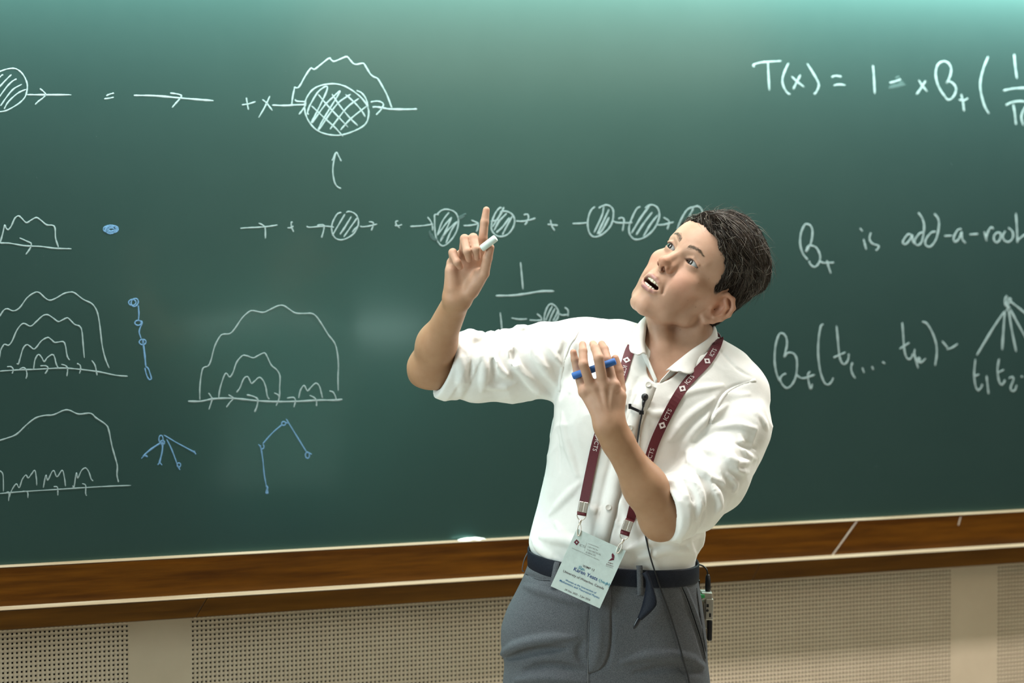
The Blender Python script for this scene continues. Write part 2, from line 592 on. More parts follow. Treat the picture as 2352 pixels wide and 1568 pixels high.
chalk('chalk_diagram', 'blue chalk chain of four small loops', *C_, [
    ell(1083, 836, 30, 24, 10, 1.2, 1), ell(1103, 836, 28, 34, 10, 0, 1, 0.5), [(1132, 860), (1137, 930), (1132, 990)], ell(1130, 1003, 26, 20, 10, 0, 1),
    [(1132, 985), (1160, 990), (1162, 1010), (1145, 1050), (1140, 1085), (1155, 1130)], ell(1168, 1160, 28, 22, 10, 0, 1), [4.2, (1170, 1135), (1172, 1180)],
    [4.0, (1170, 1150), (1185, 1270), (1193, 1360)], [(1193, 1360), (1215, 1380), (1235, 1440), (1238, 1462), (1220, 1465), (1200, 1430), (1185, 1370)]], 'chalk_blue', 3.0)
D_ = (0, 880, 2.94)
chalk('chalk_diagram', 'low wavy chalk arch over a row of small humps', *D_, [
    [3.4, (-10, 390), (0, 385), (40, 373), (110, 345), (180, 280), (240, 235), (300, 218), (360, 213), (430, 183), (470, 183), (530, 208), (610, 203), (650, 235), (715, 280), (735, 320), (755, 420), (780, 510), (792, 560), (790, 620), (800, 668)],
    [(0, 590), (20, 620), (23, 730)], [(62, 770), (80, 720), (110, 680), (130, 705), (150, 650), (175, 620), (190, 640), (215, 610), (235, 588), (245, 640), (248, 690)],
    [(292, 705), (310, 620), (322, 655), (350, 600), (365, 592), (385, 632), (420, 588), (435, 640), (442, 695)], [(490, 690), (500, 700), (515, 605), (525, 640), (550, 590), (578, 572), (600, 600), (615, 645), (628, 660)],
    [(-5, 745), (150, 732), (400, 716), (600, 703), (750, 695), (885, 690)], [(40, 738), (60, 738), (58, 795)], [(152, 728), (185, 735), (188, 775)], [(362, 698), (385, 700), (390, 720), (390, 758)], [(555, 677), (578, 690), (578, 740), (584, 760)]], wd=2.8)
chalk('chalk_diagram', 'blue chalk fan of four lines from one loop', *D_, [
    ell(1087, 378, 14, 26, 10), ell(1097, 400, 14, 14, 10), [4.0, (1088, 400), (1020, 445), (965, 492)], [(955, 508), (975, 490), (995, 497), (985, 488), (960, 500)],
    [4.0, (1098, 385), (1095, 460), (1075, 545)], [(1065, 552), (1078, 538), (1095, 553)], [(1125, 377), (1160, 450), (1200, 555), (1215, 585)], ell(1208, 552, 12, 14, 10),
    [(1107, 350), (1200, 405), (1310, 465), (1320, 482)], [(1290, 458), (1318, 460)]], 'chalk_blue', 2.8)
chalk('chalk_diagram', 'blue chalk tree with two branches', *D_, [
    ell(1915, 272, 13, 13, 10), [(1925, 265), (1945, 270)], [(1932, 240), (1990, 335), (2070, 465)], [(1905, 280), (1840, 335), (1775, 408)], ell(1770, 428, 12, 16, 8, -1.2, 0.8),
    [(1745, 412), (1762, 440), (1775, 520), (1785, 620), (1798, 690)], [4.2, (1795, 690), (1806, 705), (1797, 738), (1808, 738), (1801, 712)], ell(2076, 486, 14, 21, 10), [(2070, 468), (2085, 470), (2105, 480)]], 'chalk_blue', 2.9)
E_ = (400, 660, 3.136)
chalk('chalk_diagram', 'tall wavy chalk arch holding smaller arches and arrows', *E_, [
    [(185, 808), (185, 720), (195, 630), (210, 580), (245, 565), (265, 525), (290, 430), (325, 360), (350, 338), (400, 333), (435, 300), (490, 220), (540, 175), (570, 168), (640, 180), (690, 160), (750, 132), (790, 132), (830, 158), (875, 185), (940, 188), (985, 187), (1020, 205), (1060, 260), (1110, 340), (1155, 400), (1175, 470), (1183, 560), (1180, 650), (1182, 745)],
    [(320, 800), (330, 730), (355, 650), (375, 618), (400, 645), (425, 610), (450, 540), (490, 493), (520, 492), (570, 507), (610, 488), (650, 472), (670, 500), (700, 560), (740, 595), (762, 640), (760, 720), (758, 790), (735, 853)],
    [(450, 756), (475, 720), (500, 660), (527, 642), (545, 670), (557, 692), (580, 675), (612, 648), (640, 670), (660, 720), (670, 780), (685, 805)],
    [(897, 798), (910, 740), (935, 706), (950, 730), (963, 745), (985, 720), (1020, 690), (1045, 710), (1060, 760), (1068, 798)],
    [4.4, (100, 820), (190, 820), (280, 803), (400, 798), (500, 806), (620, 818), (750, 823), (900, 820), (1050, 812), (1160, 812), (1213, 806)],
    [(247, 760), (265, 785), (272, 810), (250, 880)], [(390, 773), (425, 797), (400, 830), (377, 863)], [3.8, (523, 773), (570, 785), (600, 805), (598, 850), (580, 897)],
    [(720, 760), (750, 775), (757, 800)], [(813, 797), (860, 793), (873, 815), (863, 863)], [(975, 777), (1010, 795), (1025, 820), (1025, 855)], [(1118, 745), (1145, 755), (1163, 790), (1165, 820)]], wd=3.1)
Fz = (520, 440, 4.3556)
chalk('chalk_diagram', 'short chalk arrow with plus', *Fz, [[(140, 368), (220, 362), (330, 357), (430, 348), (512, 335)], [(322, 315), (370, 340), (388, 370), (390, 470)],
      [(612, 362), (640, 363), (672, 345)], [(663, 305), (650, 310), (650, 350), (672, 403)]], wd=3.2)
chalk('chalk_diagram', 'hatched chalk circle between two short arrows', *Fz, [
    [(802, 348), (830, 358), (930, 350), (1000, 347), (1075, 357)], [(908, 338), (960, 332), (977, 345), (970, 400), (952, 462)],
    [(1150, 208), (1110, 225), (1075, 280), (1055, 340), (1058, 410), (1090, 465), (1140, 483), (1200, 470), (1270, 425), (1310, 360), (1322, 300), (1305, 245), (1270, 212), (1225, 200), (1198, 210)],
    [(1187, 225), (1130, 320), (1060, 440)], [4, (1250, 250), (1190, 350), (1137, 428)], [(1310, 262), (1240, 360), (1175, 453)], [(1310, 350), (1280, 380), (1258, 410)],
    [(1338, 345), (1360, 353), (1430, 345), (1510, 325)], [(1427, 302), (1465, 310), (1468, 340), (1450, 390)]], wd=3.2)
chalk('chalk_formula', 'small chalk plus', *Fz, [[(1685, 340), (1720, 342), (1757, 330)], [(1718, 295), (1695, 300), (1700, 330), (1735, 365)]], wd=3.0)
chalk('chalk_diagram', 'oval hatched chalk circle beside the raised hand', *Fz, [
    [(1840, 350), (1950, 343), (2070, 327)], [(2012, 255), (2045, 300), (2062, 350), (2062, 390)],
    [(2125, 233), (2085, 232), (2083, 280), (2087, 400), (2105, 480), (2150, 540), (2200, 530), (2260, 470), (2305, 390), (2322, 300), (2310, 240), (2270, 195), (2200, 178), (2150, 190), (2110, 225)],
    [(2228, 208), (2160, 300), (2110, 440)], [(2110, 440), (2190, 330), (2255, 255)], [4, (2255, 255), (2200, 380), (2140, 500)], [4, (2310, 298), (2250, 390), (2197, 515)], [(2150, 470), (2230, 370), (2305, 300)]], wd=3.2)
chalk('chalk_smudge', 'faint erased chalk marks', *Fz, [[4, (2035, 390), (2040, 440), (2070, 480), (2120, 488)], [5, (2050, 420), (2075, 465), (2115, 478)], [5, (2320, 262), (2375, 232), (2400, 226)], [6, (2330, 275), (2385, 245)]], 'chalk_faint')
G_ = (1080, 440, 3.92)
chalk('chalk_diagram', 'hatched chalk circle right of the pointing finger, with arrow', *G_, [
    [(-60, 307), (0, 305), (70, 292)], [(10, 257), (60, 280), (72, 292), (65, 340), (55, 360)],
    [(285, 150), (265, 148), (230, 190), (200, 260), (190, 330), (215, 380), (265, 405), (330, 390), (380, 335), (400, 270), (385, 215), (340, 182), (290, 178), (270, 185)],
    [4.4, (305, 140), (270, 210), (200, 320)], [4.4, (330, 195), (260, 270), (215, 350)], [4.4, (355, 235), (290, 320), (235, 370)], [(380, 220), (320, 330), (290, 390)], [(185, 268), (280, 255)],
    [(412, 265), (470, 268), (530, 258), (588, 240)], [(482, 210), (515, 205), (525, 235), (510, 275), (492, 300)]])
chalk('chalk_formula', 'chalk plus sign left of the head', *G_, [[(697, 295), (740, 300), (788, 305)], [(722, 255), (735, 310), (760, 352)]])
chalk('chalk_diagram', 'chain of hatched chalk circles running behind the head', *G_, [
    [(922, 288), (990, 287), (1058, 280)],
    [(1125, 137), (1095, 160), (1070, 210), (1058, 280), (1065, 350), (1090, 395), (1130, 408), (1190, 385), (1250, 330), (1280, 270), (1290, 190), (1275, 145), (1235, 122), (1190, 130), (1158, 150)],
    [(1203, 135), (1185, 220), (1115, 370)], [4.4, (1250, 160), (1190, 290), (1145, 385)], [4.4, (1250, 232), (1200, 330), (1160, 385)],
    [(1285, 265), (1320, 280), (1400, 282), (1460, 278)], [(1335, 245), (1365, 235), (1385, 260), (1372, 355)],
    [(1532, 137), (1500, 155), (1460, 230), (1432, 310), (1435, 380), (1470, 425), (1520, 430), (1590, 400), (1660, 330), (1700, 240), (1700, 180), (1680, 140), (1640, 120), (1600, 130), (1575, 150)],
    [4.2, (1615, 130), (1540, 230), (1452, 375)], [4.2, (1640, 185), (1560, 290), (1495, 390)], [4.2, (1690, 210), (1620, 300), (1560, 405)],
    [(1675, 300), (1740, 298), (1832, 275)], [(1740, 232), (1790, 270), (1775, 340)],
    [(1865, 340), (1890, 270), (1940, 180), (1975, 150), (2010, 140), (2050, 133), (2085, 165), (2090, 230), (2050, 320), (1980, 400)], [(2010, 150), (1980, 210), (1930, 300)]])
chalk('chalk_formula', 'chalk fraction one over one minus arrow circle', *G_, [
    [(453, 635), (462, 730), (475, 880)], [5.0, (230, 938), (380, 935), (500, 920), (640, 898), (755, 897)],
    [(270, 1088), (278, 1160), (285, 1240)], [(372, 1138), (440, 1150), (512, 1147)], [(535, 1157), (600, 1160), (645, 1158)], [(600, 1100), (635, 1130), (645, 1165)],
    [(665, 1170), (670, 1110), (695, 1040), (725, 1012), (765, 1030), (790, 1070), (795, 1110), (780, 1150), (740, 1190), (690, 1195), (665, 1170)],
    [(740, 1030), (710, 1090), (680, 1160)], [(765, 1050), (735, 1110), (710, 1175)], [(790, 1075), (770, 1120), (745, 1165)],
    [(800, 1100), (830, 1112), (880, 1108)], [(850, 1042), (880, 1070), (880, 1125)]])
Hz = (1700, 80, 3.607)
chalk('chalk_formula', 'chalk formula with T of x at the upper right', *Hz, [
    [(118, 268), (110, 250), (160, 232), (230, 224), (340, 218)], [(230, 225), (235, 340), (242, 460)], [(402, 233), (370, 300), (350, 370), (360, 430), (390, 480), (415, 493)],
    [(425, 345), (480, 395), (530, 433)], [(500, 332), (470, 390), (440, 450)], [(555, 238), (600, 310), (645, 390), (650, 430), (630, 475), (612, 493)],
    [(757, 352), (790, 340), (840, 347)], [(775, 420), (820, 412), (872, 418)], [(1100, 253), (1107, 330), (1115, 487)], [(1238, 398), (1290, 385), (1332, 368)],
    [(1478, 375), (1515, 430), (1550, 470)], [(1538, 380), (1500, 440), (1462, 493)],
    [(1700, 515), (1660, 460), (1630, 390), (1620, 310), (1640, 245), (1685, 220), (1725, 235), (1748, 280), (1740, 340), (1712, 400), (1725, 385), (1760, 400), (1788, 440), (1780, 490), (1750, 530), (1720, 537), (1697, 515)],
    [(1812, 537), (1850, 545), (1890, 525)], [(1830, 492), (1845, 550), (1855, 632)], [(2055, 180), (2015, 280), (1990, 390), (1995, 480), (2025, 590), (2062, 655)],
    [(2270, 160), (2280, 270), (2293, 362)], [(2180, 462), (2270, 445), (2380, 440), (2480, 436)], [(2202, 583), (2250, 560), (2320, 550), (2380, 560)], [(2262, 575), (2275, 650), (2285, 745)], [(2375, 580), (2340, 640), (2330, 690), (2345, 750)]], wd=4.4)
chalk('chalk_smudge', 'faint smudge around a minus sign', *Hz, [[6, (1230, 445), (1290, 430), (1370, 412)], [5, (1235, 430), (1300, 415), (1360, 402)], [5, (1285, 362), (1320, 345)], [5, (1310, 398), (1350, 390)]], 'chalk_faint')
I_ = (1740, 460, 3.2663)
chalk('chalk_formula', 'chalk words about adding a root at the right edge', *I_, [
    [(375, 445), (340, 400), (320, 330), (325, 250), (350, 190), (370, 178), (400, 195), (412, 240), (400, 320), (365, 385), (375, 350), (400, 340), (440, 355), (468, 410), (465, 460), (440, 495), (415, 497), (390, 470), (392, 455)],
    [(470, 460), (500, 470), (575, 467)], [(520, 450), (530, 490), (550, 550)], [(795, 290), (805, 330), (815, 370)], [(768, 210), (787, 232)],
    [(850, 242), (840, 290), (862, 325), (905, 340), (905, 360), (888, 378)], [(1155, 262), (1130, 255), (1100, 290), (1090, 320), (1110, 330), (1140, 300), (1160, 262), (1165, 310), (1190, 335)],
    [(1250, 240), (1215, 250), (1180, 300), (1185, 330), (1210, 335), (1235, 300), (1250, 200), (1235, 135), (1205, 92)], [(1335, 235), (1300, 245), (1260, 300), (1265, 340), (1300, 345), (1340, 290), (1360, 200), (1355, 140), (1325, 100)],
    [(1402, 268), (1462, 265)], [(1530, 215), (1500, 225), (1472, 280), (1480, 312), (1510, 290), (1530, 240), (1535, 290), (1560, 322)], [(1590, 257), (1655, 253)],
    [(1700, 235), (1710, 270), (1718, 305)], [(1715, 285), (1730, 235), (1752, 203), (1770, 215)], [(1800, 240), (1775, 265), (1775, 300), (1795, 317), (1820, 290), (1822, 250), (1800, 240)],
    [(1860, 230), (1840, 265), (1850, 300), (1885, 312), (1915, 280), (1912, 235), (1880, 205)], [(1938, 97), (1945, 200), (1950, 318)], [(1950, 300), (1999, 262), (2040, 240)]], wd=4.2)
chalk('chalk_formula', 'chalk B plus of t one to t k', *I_, [
    [(165, 1355), (140, 1290), (128, 1200), (135, 1090), (160, 1010), (188, 998), (215, 1030), (220, 1090), (200, 1175), (225, 1145), (270, 1150), (295, 1200), (290, 1310), (260, 1380), (220, 1408), (185, 1380), (170, 1340), (190, 1310), (215, 1300)],
    [(290, 1310), (340, 1335), (430, 1308)], [(395, 1283), (378, 1310), (385, 1370), (400, 1415), (412, 1378)], [(495, 930), (475, 945), (458, 1040), (455, 1160), (470, 1280), (500, 1365), (530, 1382), (555, 1360), (568, 1330)],
    [(592, 940), (600, 1020), (612, 1150), (630, 1215), (655, 1228), (680, 1195), (685, 1150)], [(570, 1180), (615, 1160), (660, 1140)], [(712, 1215), (702, 1260), (715, 1310), (735, 1335)],
    [(785, 1255), (800, 1295)], [(858, 1245), (868, 1272)], [(935, 1212), (957, 1225)],
    [(1085, 915), (1092, 1000), (1100, 1110), (1115, 1175), (1140, 1192), (1160, 1170), (1165, 1150)], [(1065, 1115), (1140, 1068)], [(1180, 1115), (1178, 1160), (1205, 1260)], [(1195, 1200), (1212, 1180), (1218, 1200), (1200, 1210), (1230, 1215), (1262, 1185)],
    [(1235, 910), (1270, 925), (1310, 990), (1338, 1070), (1345, 1150), (1332, 1240)], [(1383, 1055), (1425, 1105)], [(1420, 1118), (1460, 1105), (1502, 1077)]], wd=4.2)
chalk('chalk_diagram', 'white chalk tree fanning down to t one and t two', *I_, [
    [(1872, 715), (1855, 745), (1860, 790), (1880, 740), (1900, 745), (1870, 800), (1890, 800), (1865, 830)], [4.8, (1850, 835), (1760, 970), (1645, 1162)], [4.8, (1855, 830), (1845, 970), (1835, 1122)], [4.8, (1885, 825), (1905, 960), (1940, 1135)],
    [4.8, (1895, 815), (1950, 920), (2040, 1080)], [4.8, (1890, 755), (1950, 800), (2060, 890)],
    [(1635, 1190), (1625, 1300), (1635, 1390), (1655, 1425), (1680, 1400), (1685, 1378)], [(1620, 1322), (1665, 1305)], [(1718, 1315), (1725, 1380), (1733, 1452)],
    [(1812, 1188), (1800, 1270), (1810, 1350), (1830, 1385), (1852, 1360), (1855, 1345)], [(1800, 1295), (1850, 1270)], [(1885, 1335), (1910, 1325), (1920, 1345), (1900, 1400), (1905, 1428), (1930, 1425), (1945, 1385)], [(1975, 1320), (1992, 1326)]], wd=4.2)
# stray specks of chalk
V, Q = [], []
for i in range(150):
    sx, sy = rng.uniform(-20, 2380), rng.uniform(20, 1150)
    L = rng.uniform(1.0, 3.0)
    a = rng.uniform(0, 6.28)
    stroke_geo(V, Q, [(sx, sy), (sx + L * math.cos(a), sy + L * math.sin(a))], rng.uniform(0.9, 1.7), 0.0002)
keep(tag(mesh_obj('chalk_specks', V, Q, MAT['chalk_faint']), kind='stuff'), board)
# ------------------------------------------------------------------ distance-field sculpting
f32 = np.float32
D0 = 5.6                                    # distance of the person's middle from the camera
PO = at_depth(1420, 1290, D0)
PO = np.array([PO[0], PO[1], 0.0])          # floor point under the hips
BAS = np.stack([R_, U_, -H_], 1)            # person frame: x to the right, y up, z to the camera


def q(px, py, dz=0.0):
    """pixel + depth offset (m, towards the camera) -> person frame"""
    return BAS.T @ (at_depth(px, py, D0 - dz) - PO)


def to_world(P):
    return np.asarray(P) @ BAS.T + PO


CAML = BAS.T @ (CAM - PO)


def smin(a, b, k):
    h = np.clip(0.5 + 0.5 * (b - a) / k, 0, 1)
    return b + (a - b) * h - k * h * (1 - h)


def smax(a, b, k):
    return -smin(-a, -b, k)


def ell_sdf(P, c, r):
    r = np.asarray(r, f32)
    p = (P - np.asarray(c, f32)) / r
    k0 = np.sqrt(np.einsum('ij,ij->i', p, p))
    p = p / r
    k1 = np.sqrt(np.einsum('ij,ij->i', p, p))
    return k0 * (k0 - 1.0) / np.maximum(k1, 1e-6)


def sph(P, c, r):
    return np.linalg.norm(P - np.asarray(c, f32), axis=1) - r


def cone(P, a, b, ra, rb):
    a = np.asarray(a, f32)
    ba = np.asarray(b, f32) - a
    v = P - a
    t = v @ ba
    t *= f32(1.0 / max(float(ba @ ba), 1e-9))
    np.clip(t, 0, 1, out=t)
    v -= t[:, None] * ba
    d = np.sqrt(np.einsum('ij,ij->i', v, v))
    d -= f32(ra) + f32(rb - ra) * t
    return d


def chain(P, pts, rad, k=0.0):
    d = None
    for i in range(len(pts) - 1):
        e = cone(P, pts[i], pts[i + 1], rad[i], rad[i + 1])
        d = e if d is None else (smin(d, e, k) if k else np.minimum(d, e))
    return d


def flatcone(P, a, b, ra, rb, up, sq):
    """tapered limb with an oval section: thickness along 'up' scaled by sq"""
    a = np.asarray(a, f32)
    b = np.asarray(b, f32)
    ba = b - a
    t = np.clip(((P - a) @ ba) / max(float(ba @ ba), 1e-9), 0, 1)
    v = P - (a + t[:, None] * ba)
    up = np.asarray(up, f32)
    up = up / np.linalg.norm(up)
    c = v @ up
    v = v + np.outer(c * (1 / sq - 1), up).astype(f32)
    return (np.linalg.norm(v, axis=1) - (ra + (rb - ra) * t)) * min(1.0, sq)


def sdf_grid(f, lo, hi, h, blk=8):
    lo = np.asarray(lo, float)
    n = np.ceil((np.asarray(hi, float) - lo) / (h * blk)).astype(int)
    bc = np.stack(np.meshgrid(*[np.arange(k) for k in n], indexing='ij'), -1).reshape(-1, 3)
    ctr = lo + (bc * blk + (blk - 1) / 2) * h
    fc = np.concatenate([f(ctr[i:i + 200000].astype(f32)) for i in range(0, len(ctr), 200000)])
    G = np.empty(tuple(n * blk), f32)
    G5 = G.reshape(n[0], blk, n[1], blk, n[2], blk)
    G5[:] = fc.reshape(n[0], 1, n[1], 1, n[2], 1)
    act = np.abs(fc) < h * blk * 0.87 * 1.45 + 0.004
    ab = bc[act]
    off = np.stack(np.meshgrid(*[np.arange(blk)] * 3, indexing='ij'), -1).reshape(-1, 3)
    step = 160
    for i in range(0, len(ab), step):
        b = ab[i:i + step]
        pts = lo + (b[:, None, :] * blk + off[None]).reshape(-1, 3) * h
        v = f(pts.astype(f32)).reshape(len(b), blk, blk, blk)
        for j, (x, y, z) in enumerate(b):
            G[x * blk:(x + 1) * blk, y * blk:(y + 1) * blk, z * blk:(z + 1) * blk] = v[j]
    return G, lo


def surface_nets(G, lo, h):
    nx, ny, nz = G.shape
    ins = G < 0
    acc = np.zeros((nx - 1, ny - 1, nz - 1, 3), f32)
    cnt = np.zeros((nx - 1, ny - 1, nz - 1), f32)
    cs = ins[:-1, :-1, :-1].astype(np.int8)
    tot = np.zeros_like(cs)
    for dx in (0, 1):
        for dy in (0, 1):
            for dz in (0, 1):
                tot += ins[dx:nx - 1 + dx, dy:ny - 1 + dy, dz:nz - 1 + dz]
    cell = (tot > 0) & (tot < 8)
    ci = np.argwhere(cell)
    corner = {}
    for dx in (0, 1):
        for dy in (0, 1):
            for dz in (0, 1):
                corner[(dx, dy, dz)] = G[ci[:, 0] + dx, ci[:, 1] + dy, ci[:, 2] + dz]
    acc = np.zeros((len(ci), 3), f32)
    cnt = np.zeros(len(ci), f32)
    for ax in range(3):
        o = [a for a in range(3) if a != ax]
        for u in (0, 1):
            for v in (0, 1):
                a = [0, 0, 0]
                a[o[0]], a[o[1]] = u, v
                b = list(a)
                b[ax] = 1
                fa, fb = corner[tuple(a)], corner[tuple(b)]
                m = (fa < 0) != (fb < 0)
                t = np.where(m, fa / np.where(m, fa - fb, 1), 0)
                p = np.zeros((len(ci), 3), f32)
                p[:] = a
                p[:, ax] = t
                acc[m] += p[m]
                cnt[m] += 1
    V = lo + (ci + acc / np.maximum(cnt, 1)[:, None]) * h
    idx = -np.ones(cell.shape, np.int32)
    idx[cell] = np.arange(len(ci))
    quads = []
    for ax in range(3):
        sl0 = [slice(1, -1)] * 3
        s0 = [slice(1, -1)] * 3
        s0[ax] = slice(0, -1)
        s1 = [slice(1, -1)] * 3
        s1[ax] = slice(1, None)
        A, Bq = ins[tuple(s0)], ins[tuple(s1)]
        e = np.argwhere(A != Bq)
        if len(e) == 0:
            continue
        base = e.copy()
        o = [a for a in range(3) if a != ax]
        base[:, o[0]] += 1
        base[:, o[1]] += 1
        flip = A[tuple(e.T)]

        def g(du, dv):
            c = base.copy()
            c[:, o[0]] += du
            c[:, o[1]] += dv
            return idx[c[:, 0], c[:, 1], c[:, 2]]
        qd = np.stack([g(-1, -1), g(0, -1), g(0, 0), g(-1, 0)], 1)
        if ax == 1:
            flip = ~flip
        qd[~flip] = qd[~flip][:, ::-1]
        quads.append(qd)
    Q = np.concatenate(quads)
    Q = Q[(Q >= 0).all(1)]
    return V, Q


def sculpt(f, lo, hi, h):
    G, l = sdf_grid(f, lo, hi, h)
    return surface_nets(G, l, h)


def smooth_mesh(V, Q, it=2, lam=0.5):
    e = np.concatenate([Q[:, [0, 1]], Q[:, [1, 2]], Q[:, [2, 3]], Q[:, [3, 0]]])
    for _ in range(it):
        acc = np.zeros_like(V)
        cnt = np.zeros(len(V))
        for k in range(3):
            acc[:, k] = np.bincount(e[:, 0], V[e[:, 1], k], len(V)) + np.bincount(e[:, 1], V[e[:, 0], k], len(V))
        cnt = np.bincount(e[:, 0], minlength=len(V)) + np.bincount(e[:, 1], minlength=len(V))
        V = V + lam * (acc / np.maximum(cnt, 1)[:, None] - V)
    return V


def trace(f, px, py, z0=0.42, steps=42):
    """first hit of the camera ray through a pixel with a field (person frame)"""
    px = np.atleast_1d(np.asarray(px, float))
    py = np.atleast_1d(np.asarray(py, float))
    st = np.stack([q(a, b, z0) for a, b in zip(px, py)])
    dr = np.stack([q(a, b, z0 - 0.1) for a, b in zip(px, py)]) - st
    dr /= np.linalg.norm(dr, axis=1)[:, None]
    t = np.zeros(len(px))
    for _ in range(steps):
        P = st + dr * t[:, None]
        t = t + np.clip(f(P.astype(f32)), -0.02, 0.08) * 0.92
        t = np.clip(t, 0, 0.9)
    return st + dr * t[:, None]


def grad(f, P, e=0.002):
    P = np.asarray(P, f32)
    g = np.stack([f(P + np.array(d, f32)) - f(P - np.array(d, f32)) for d in ((e, 0, 0), (0, e, 0), (0, 0, e))], 1)
    return g / np.maximum(np.linalg.norm(g, axis=1), 1e-9)[:, None]


def vnoise(P, s, seed=0):
    """cheap smooth noise from rotated sines, about -1..1"""
    r = np.random.default_rng(seed)
    out = 0
    for i in range(5):
        d = r.normal(size=3)
        d = d / np.linalg.norm(d) * s * r.uniform(0.6, 1.6)
        out = out + np.sin(P @ d.astype(f32) + f32(r.uniform(0, 6.28)))
    return out / 2.6


_TAB = {}


def interp(y, ys, vs):
    """smooth table lookup (ys ascending)"""
    key = (id(ys), id(vs))
    if key not in _TAB:
        n = 200
        g = np.linspace(ys[0], ys[-1], n)
        v = np.interp(g, ys, vs)
        k = np.ones(11) / 11
        vp = np.concatenate([np.full(5, v[0]), v, np.full(5, v[-1])])
        _TAB[key] = (g, np.convolve(vp, k, 'valid'), ys, vs)
    g, v = _TAB[key][:2]
    return np.interp(y, g, v)


# ------------------------------------------------------------------ person: skeleton
person = empty('person', tuple(PO))
tag(person, 'person in white shirt and grey trousers pointing up at the chalkboard', 'person')


def pmesh(name, V, Q, mat, parent=None, smooth=True):
    """mesh given in the person frame, parented to the person (or a part)"""
    Wd = to_world(V)
    o = fast_mesh(name, Wd, np.asarray(Q), mat, None, smooth)
    par = parent if parent is not None else person
    o.parent = par
    o.matrix_parent_inverse = par_inv(par)
    return o


def par_inv(par):
    """parts are built in world coordinates: only the person empty itself is offset"""
    return Matrix.Translation(-Vector(par.location)) if par.type == 'EMPTY' else Matrix.Identity(4)


# head frame --------------------------------------------------------------
def ortho(X, U):
    X = np.array(X, float)
    X /= np.linalg.norm(X)
    U = np.array(U, float)
    U -= X * (U @ X)
    U /= np.linalg.norm(U)
    return np.stack([X, U, np.cross(X, U)], 1)      # columns: left, up, forward


HR = ortho((0.586, -0.493, 0.643), (0.6835, 0.7275, -0.065))
HS = 1.088                                            # head size
HO = q(1561.4, 583.5, 0.075)                              # mid point between the eyes


def hw(p):
    return HO + HS * (HR @ np.array(p, float))


# shoulder / arm joints
SHR = q(1322, 806, 0.0)
ELR = q(985, 846, 0.06)
WRR = q(1050, 690, 0.21)
SHL = q(1690, 905, 0.0)
ELL = q(1520, 1188, 0.165)
WRL = q(1400, 985, 0.235)
NOTCH = q(1505, 868, 0.075)
NB = q(1562, 835, -0.01)                             # base of the neck
# ------------------------------------------------------------------ skin
_rows = [  # pixel row, left edge, right edge, half depth, depth offset
    (1330, 1232, 1592, .108, .004), (1290, 1228, 1596, .112, .006), (1245, 1214, 1612, .118, .010), (1200, 1224, 1622, .116, .010), (1150, 1240, 1638, .113, .008),
    (1100, 1250, 1650, .112, .008), (1050, 1257, 1664, .113, .010), (1000, 1265, 1680, .116, .012), (950, 1272, 1696, .117, .012),
    (900, 1278, 1706, .114, .008), (850, 1292, 1706, .105, -.004), (810, 1318, 1692, .092, -.016), (778, 1405, 1645, .072, -.028), (752, 1470, 1612, .058, -.035)]
_ty = np.array([q(1420, r[0])[1] for r in _rows])[::-1]
_tc = np.array([(q(r[1], r[0])[0] + q(r[2], r[0])[0]) / 2 for r in _rows])[::-1]
_ta = np.array([(q(r[2], r[0])[0] - q(r[1], r[0])[0]) / 2 for r in _rows])[::-1]
_tb = np.array([r[3] for r in _rows])[::-1]
_tz = np.array([r[4] for r in _rows])[::-1]
_o = np.argsort(_ty)
_ty, _tc, _ta, _tb, _tz = (k[_o] for k in (_ty, _tc, _ta, _tb, _tz))


def torso(P, off=0.0):
    y = P[:, 1]
    c = interp(y, _ty, _tc).astype(f32)
    a = interp(y, _ty, _ta).astype(f32) + off
    b = interp(y, _ty, _tb).astype(f32) + off
    z = interp(y, _ty, _tz).astype(f32)
    u = np.abs((P[:, 0] - c) / a)
    v = np.abs((P[:, 2] - z) / b)
    r = (u ** 2.35 + v ** 2.35) ** (1 / 2.35)
    d = (r - 1) * np.minimum(a, b) * 0.9
    top = y - (_ty[-1] - 0.005 + off)
    bot = (_ty[0]) - y
    return np.maximum(np.maximum(d, top), bot)


def cranium(p):
    """smooth skull without features (head frame)"""
    d = ell_sdf(p, (0, .034, -.092), (.0735, .086, .096))
    d = smin(d, ell_sdf(p, (0, .036, -.046), (.060, .058, .053)), .03)
    return d


EYE = .0305


def eye_open(p):
    """negative inside the slit between the lids (both eyes)"""
    dx = (np.abs(p[:, 0]) - EYE) / .0148
    yy = p[:, 1] - .0008 - .0010 * dx
    up = .0054 * (1 - np.abs(dx) ** 2.2)
    lo = -.0042 * (1 - np.abs(dx) ** 2.0)
    o = np.maximum(yy - up, lo - yy)
    return np.maximum(o, np.maximum(-.0125 - p[:, 2], (np.abs(dx) - 1) * .0148))


NKB_H = None


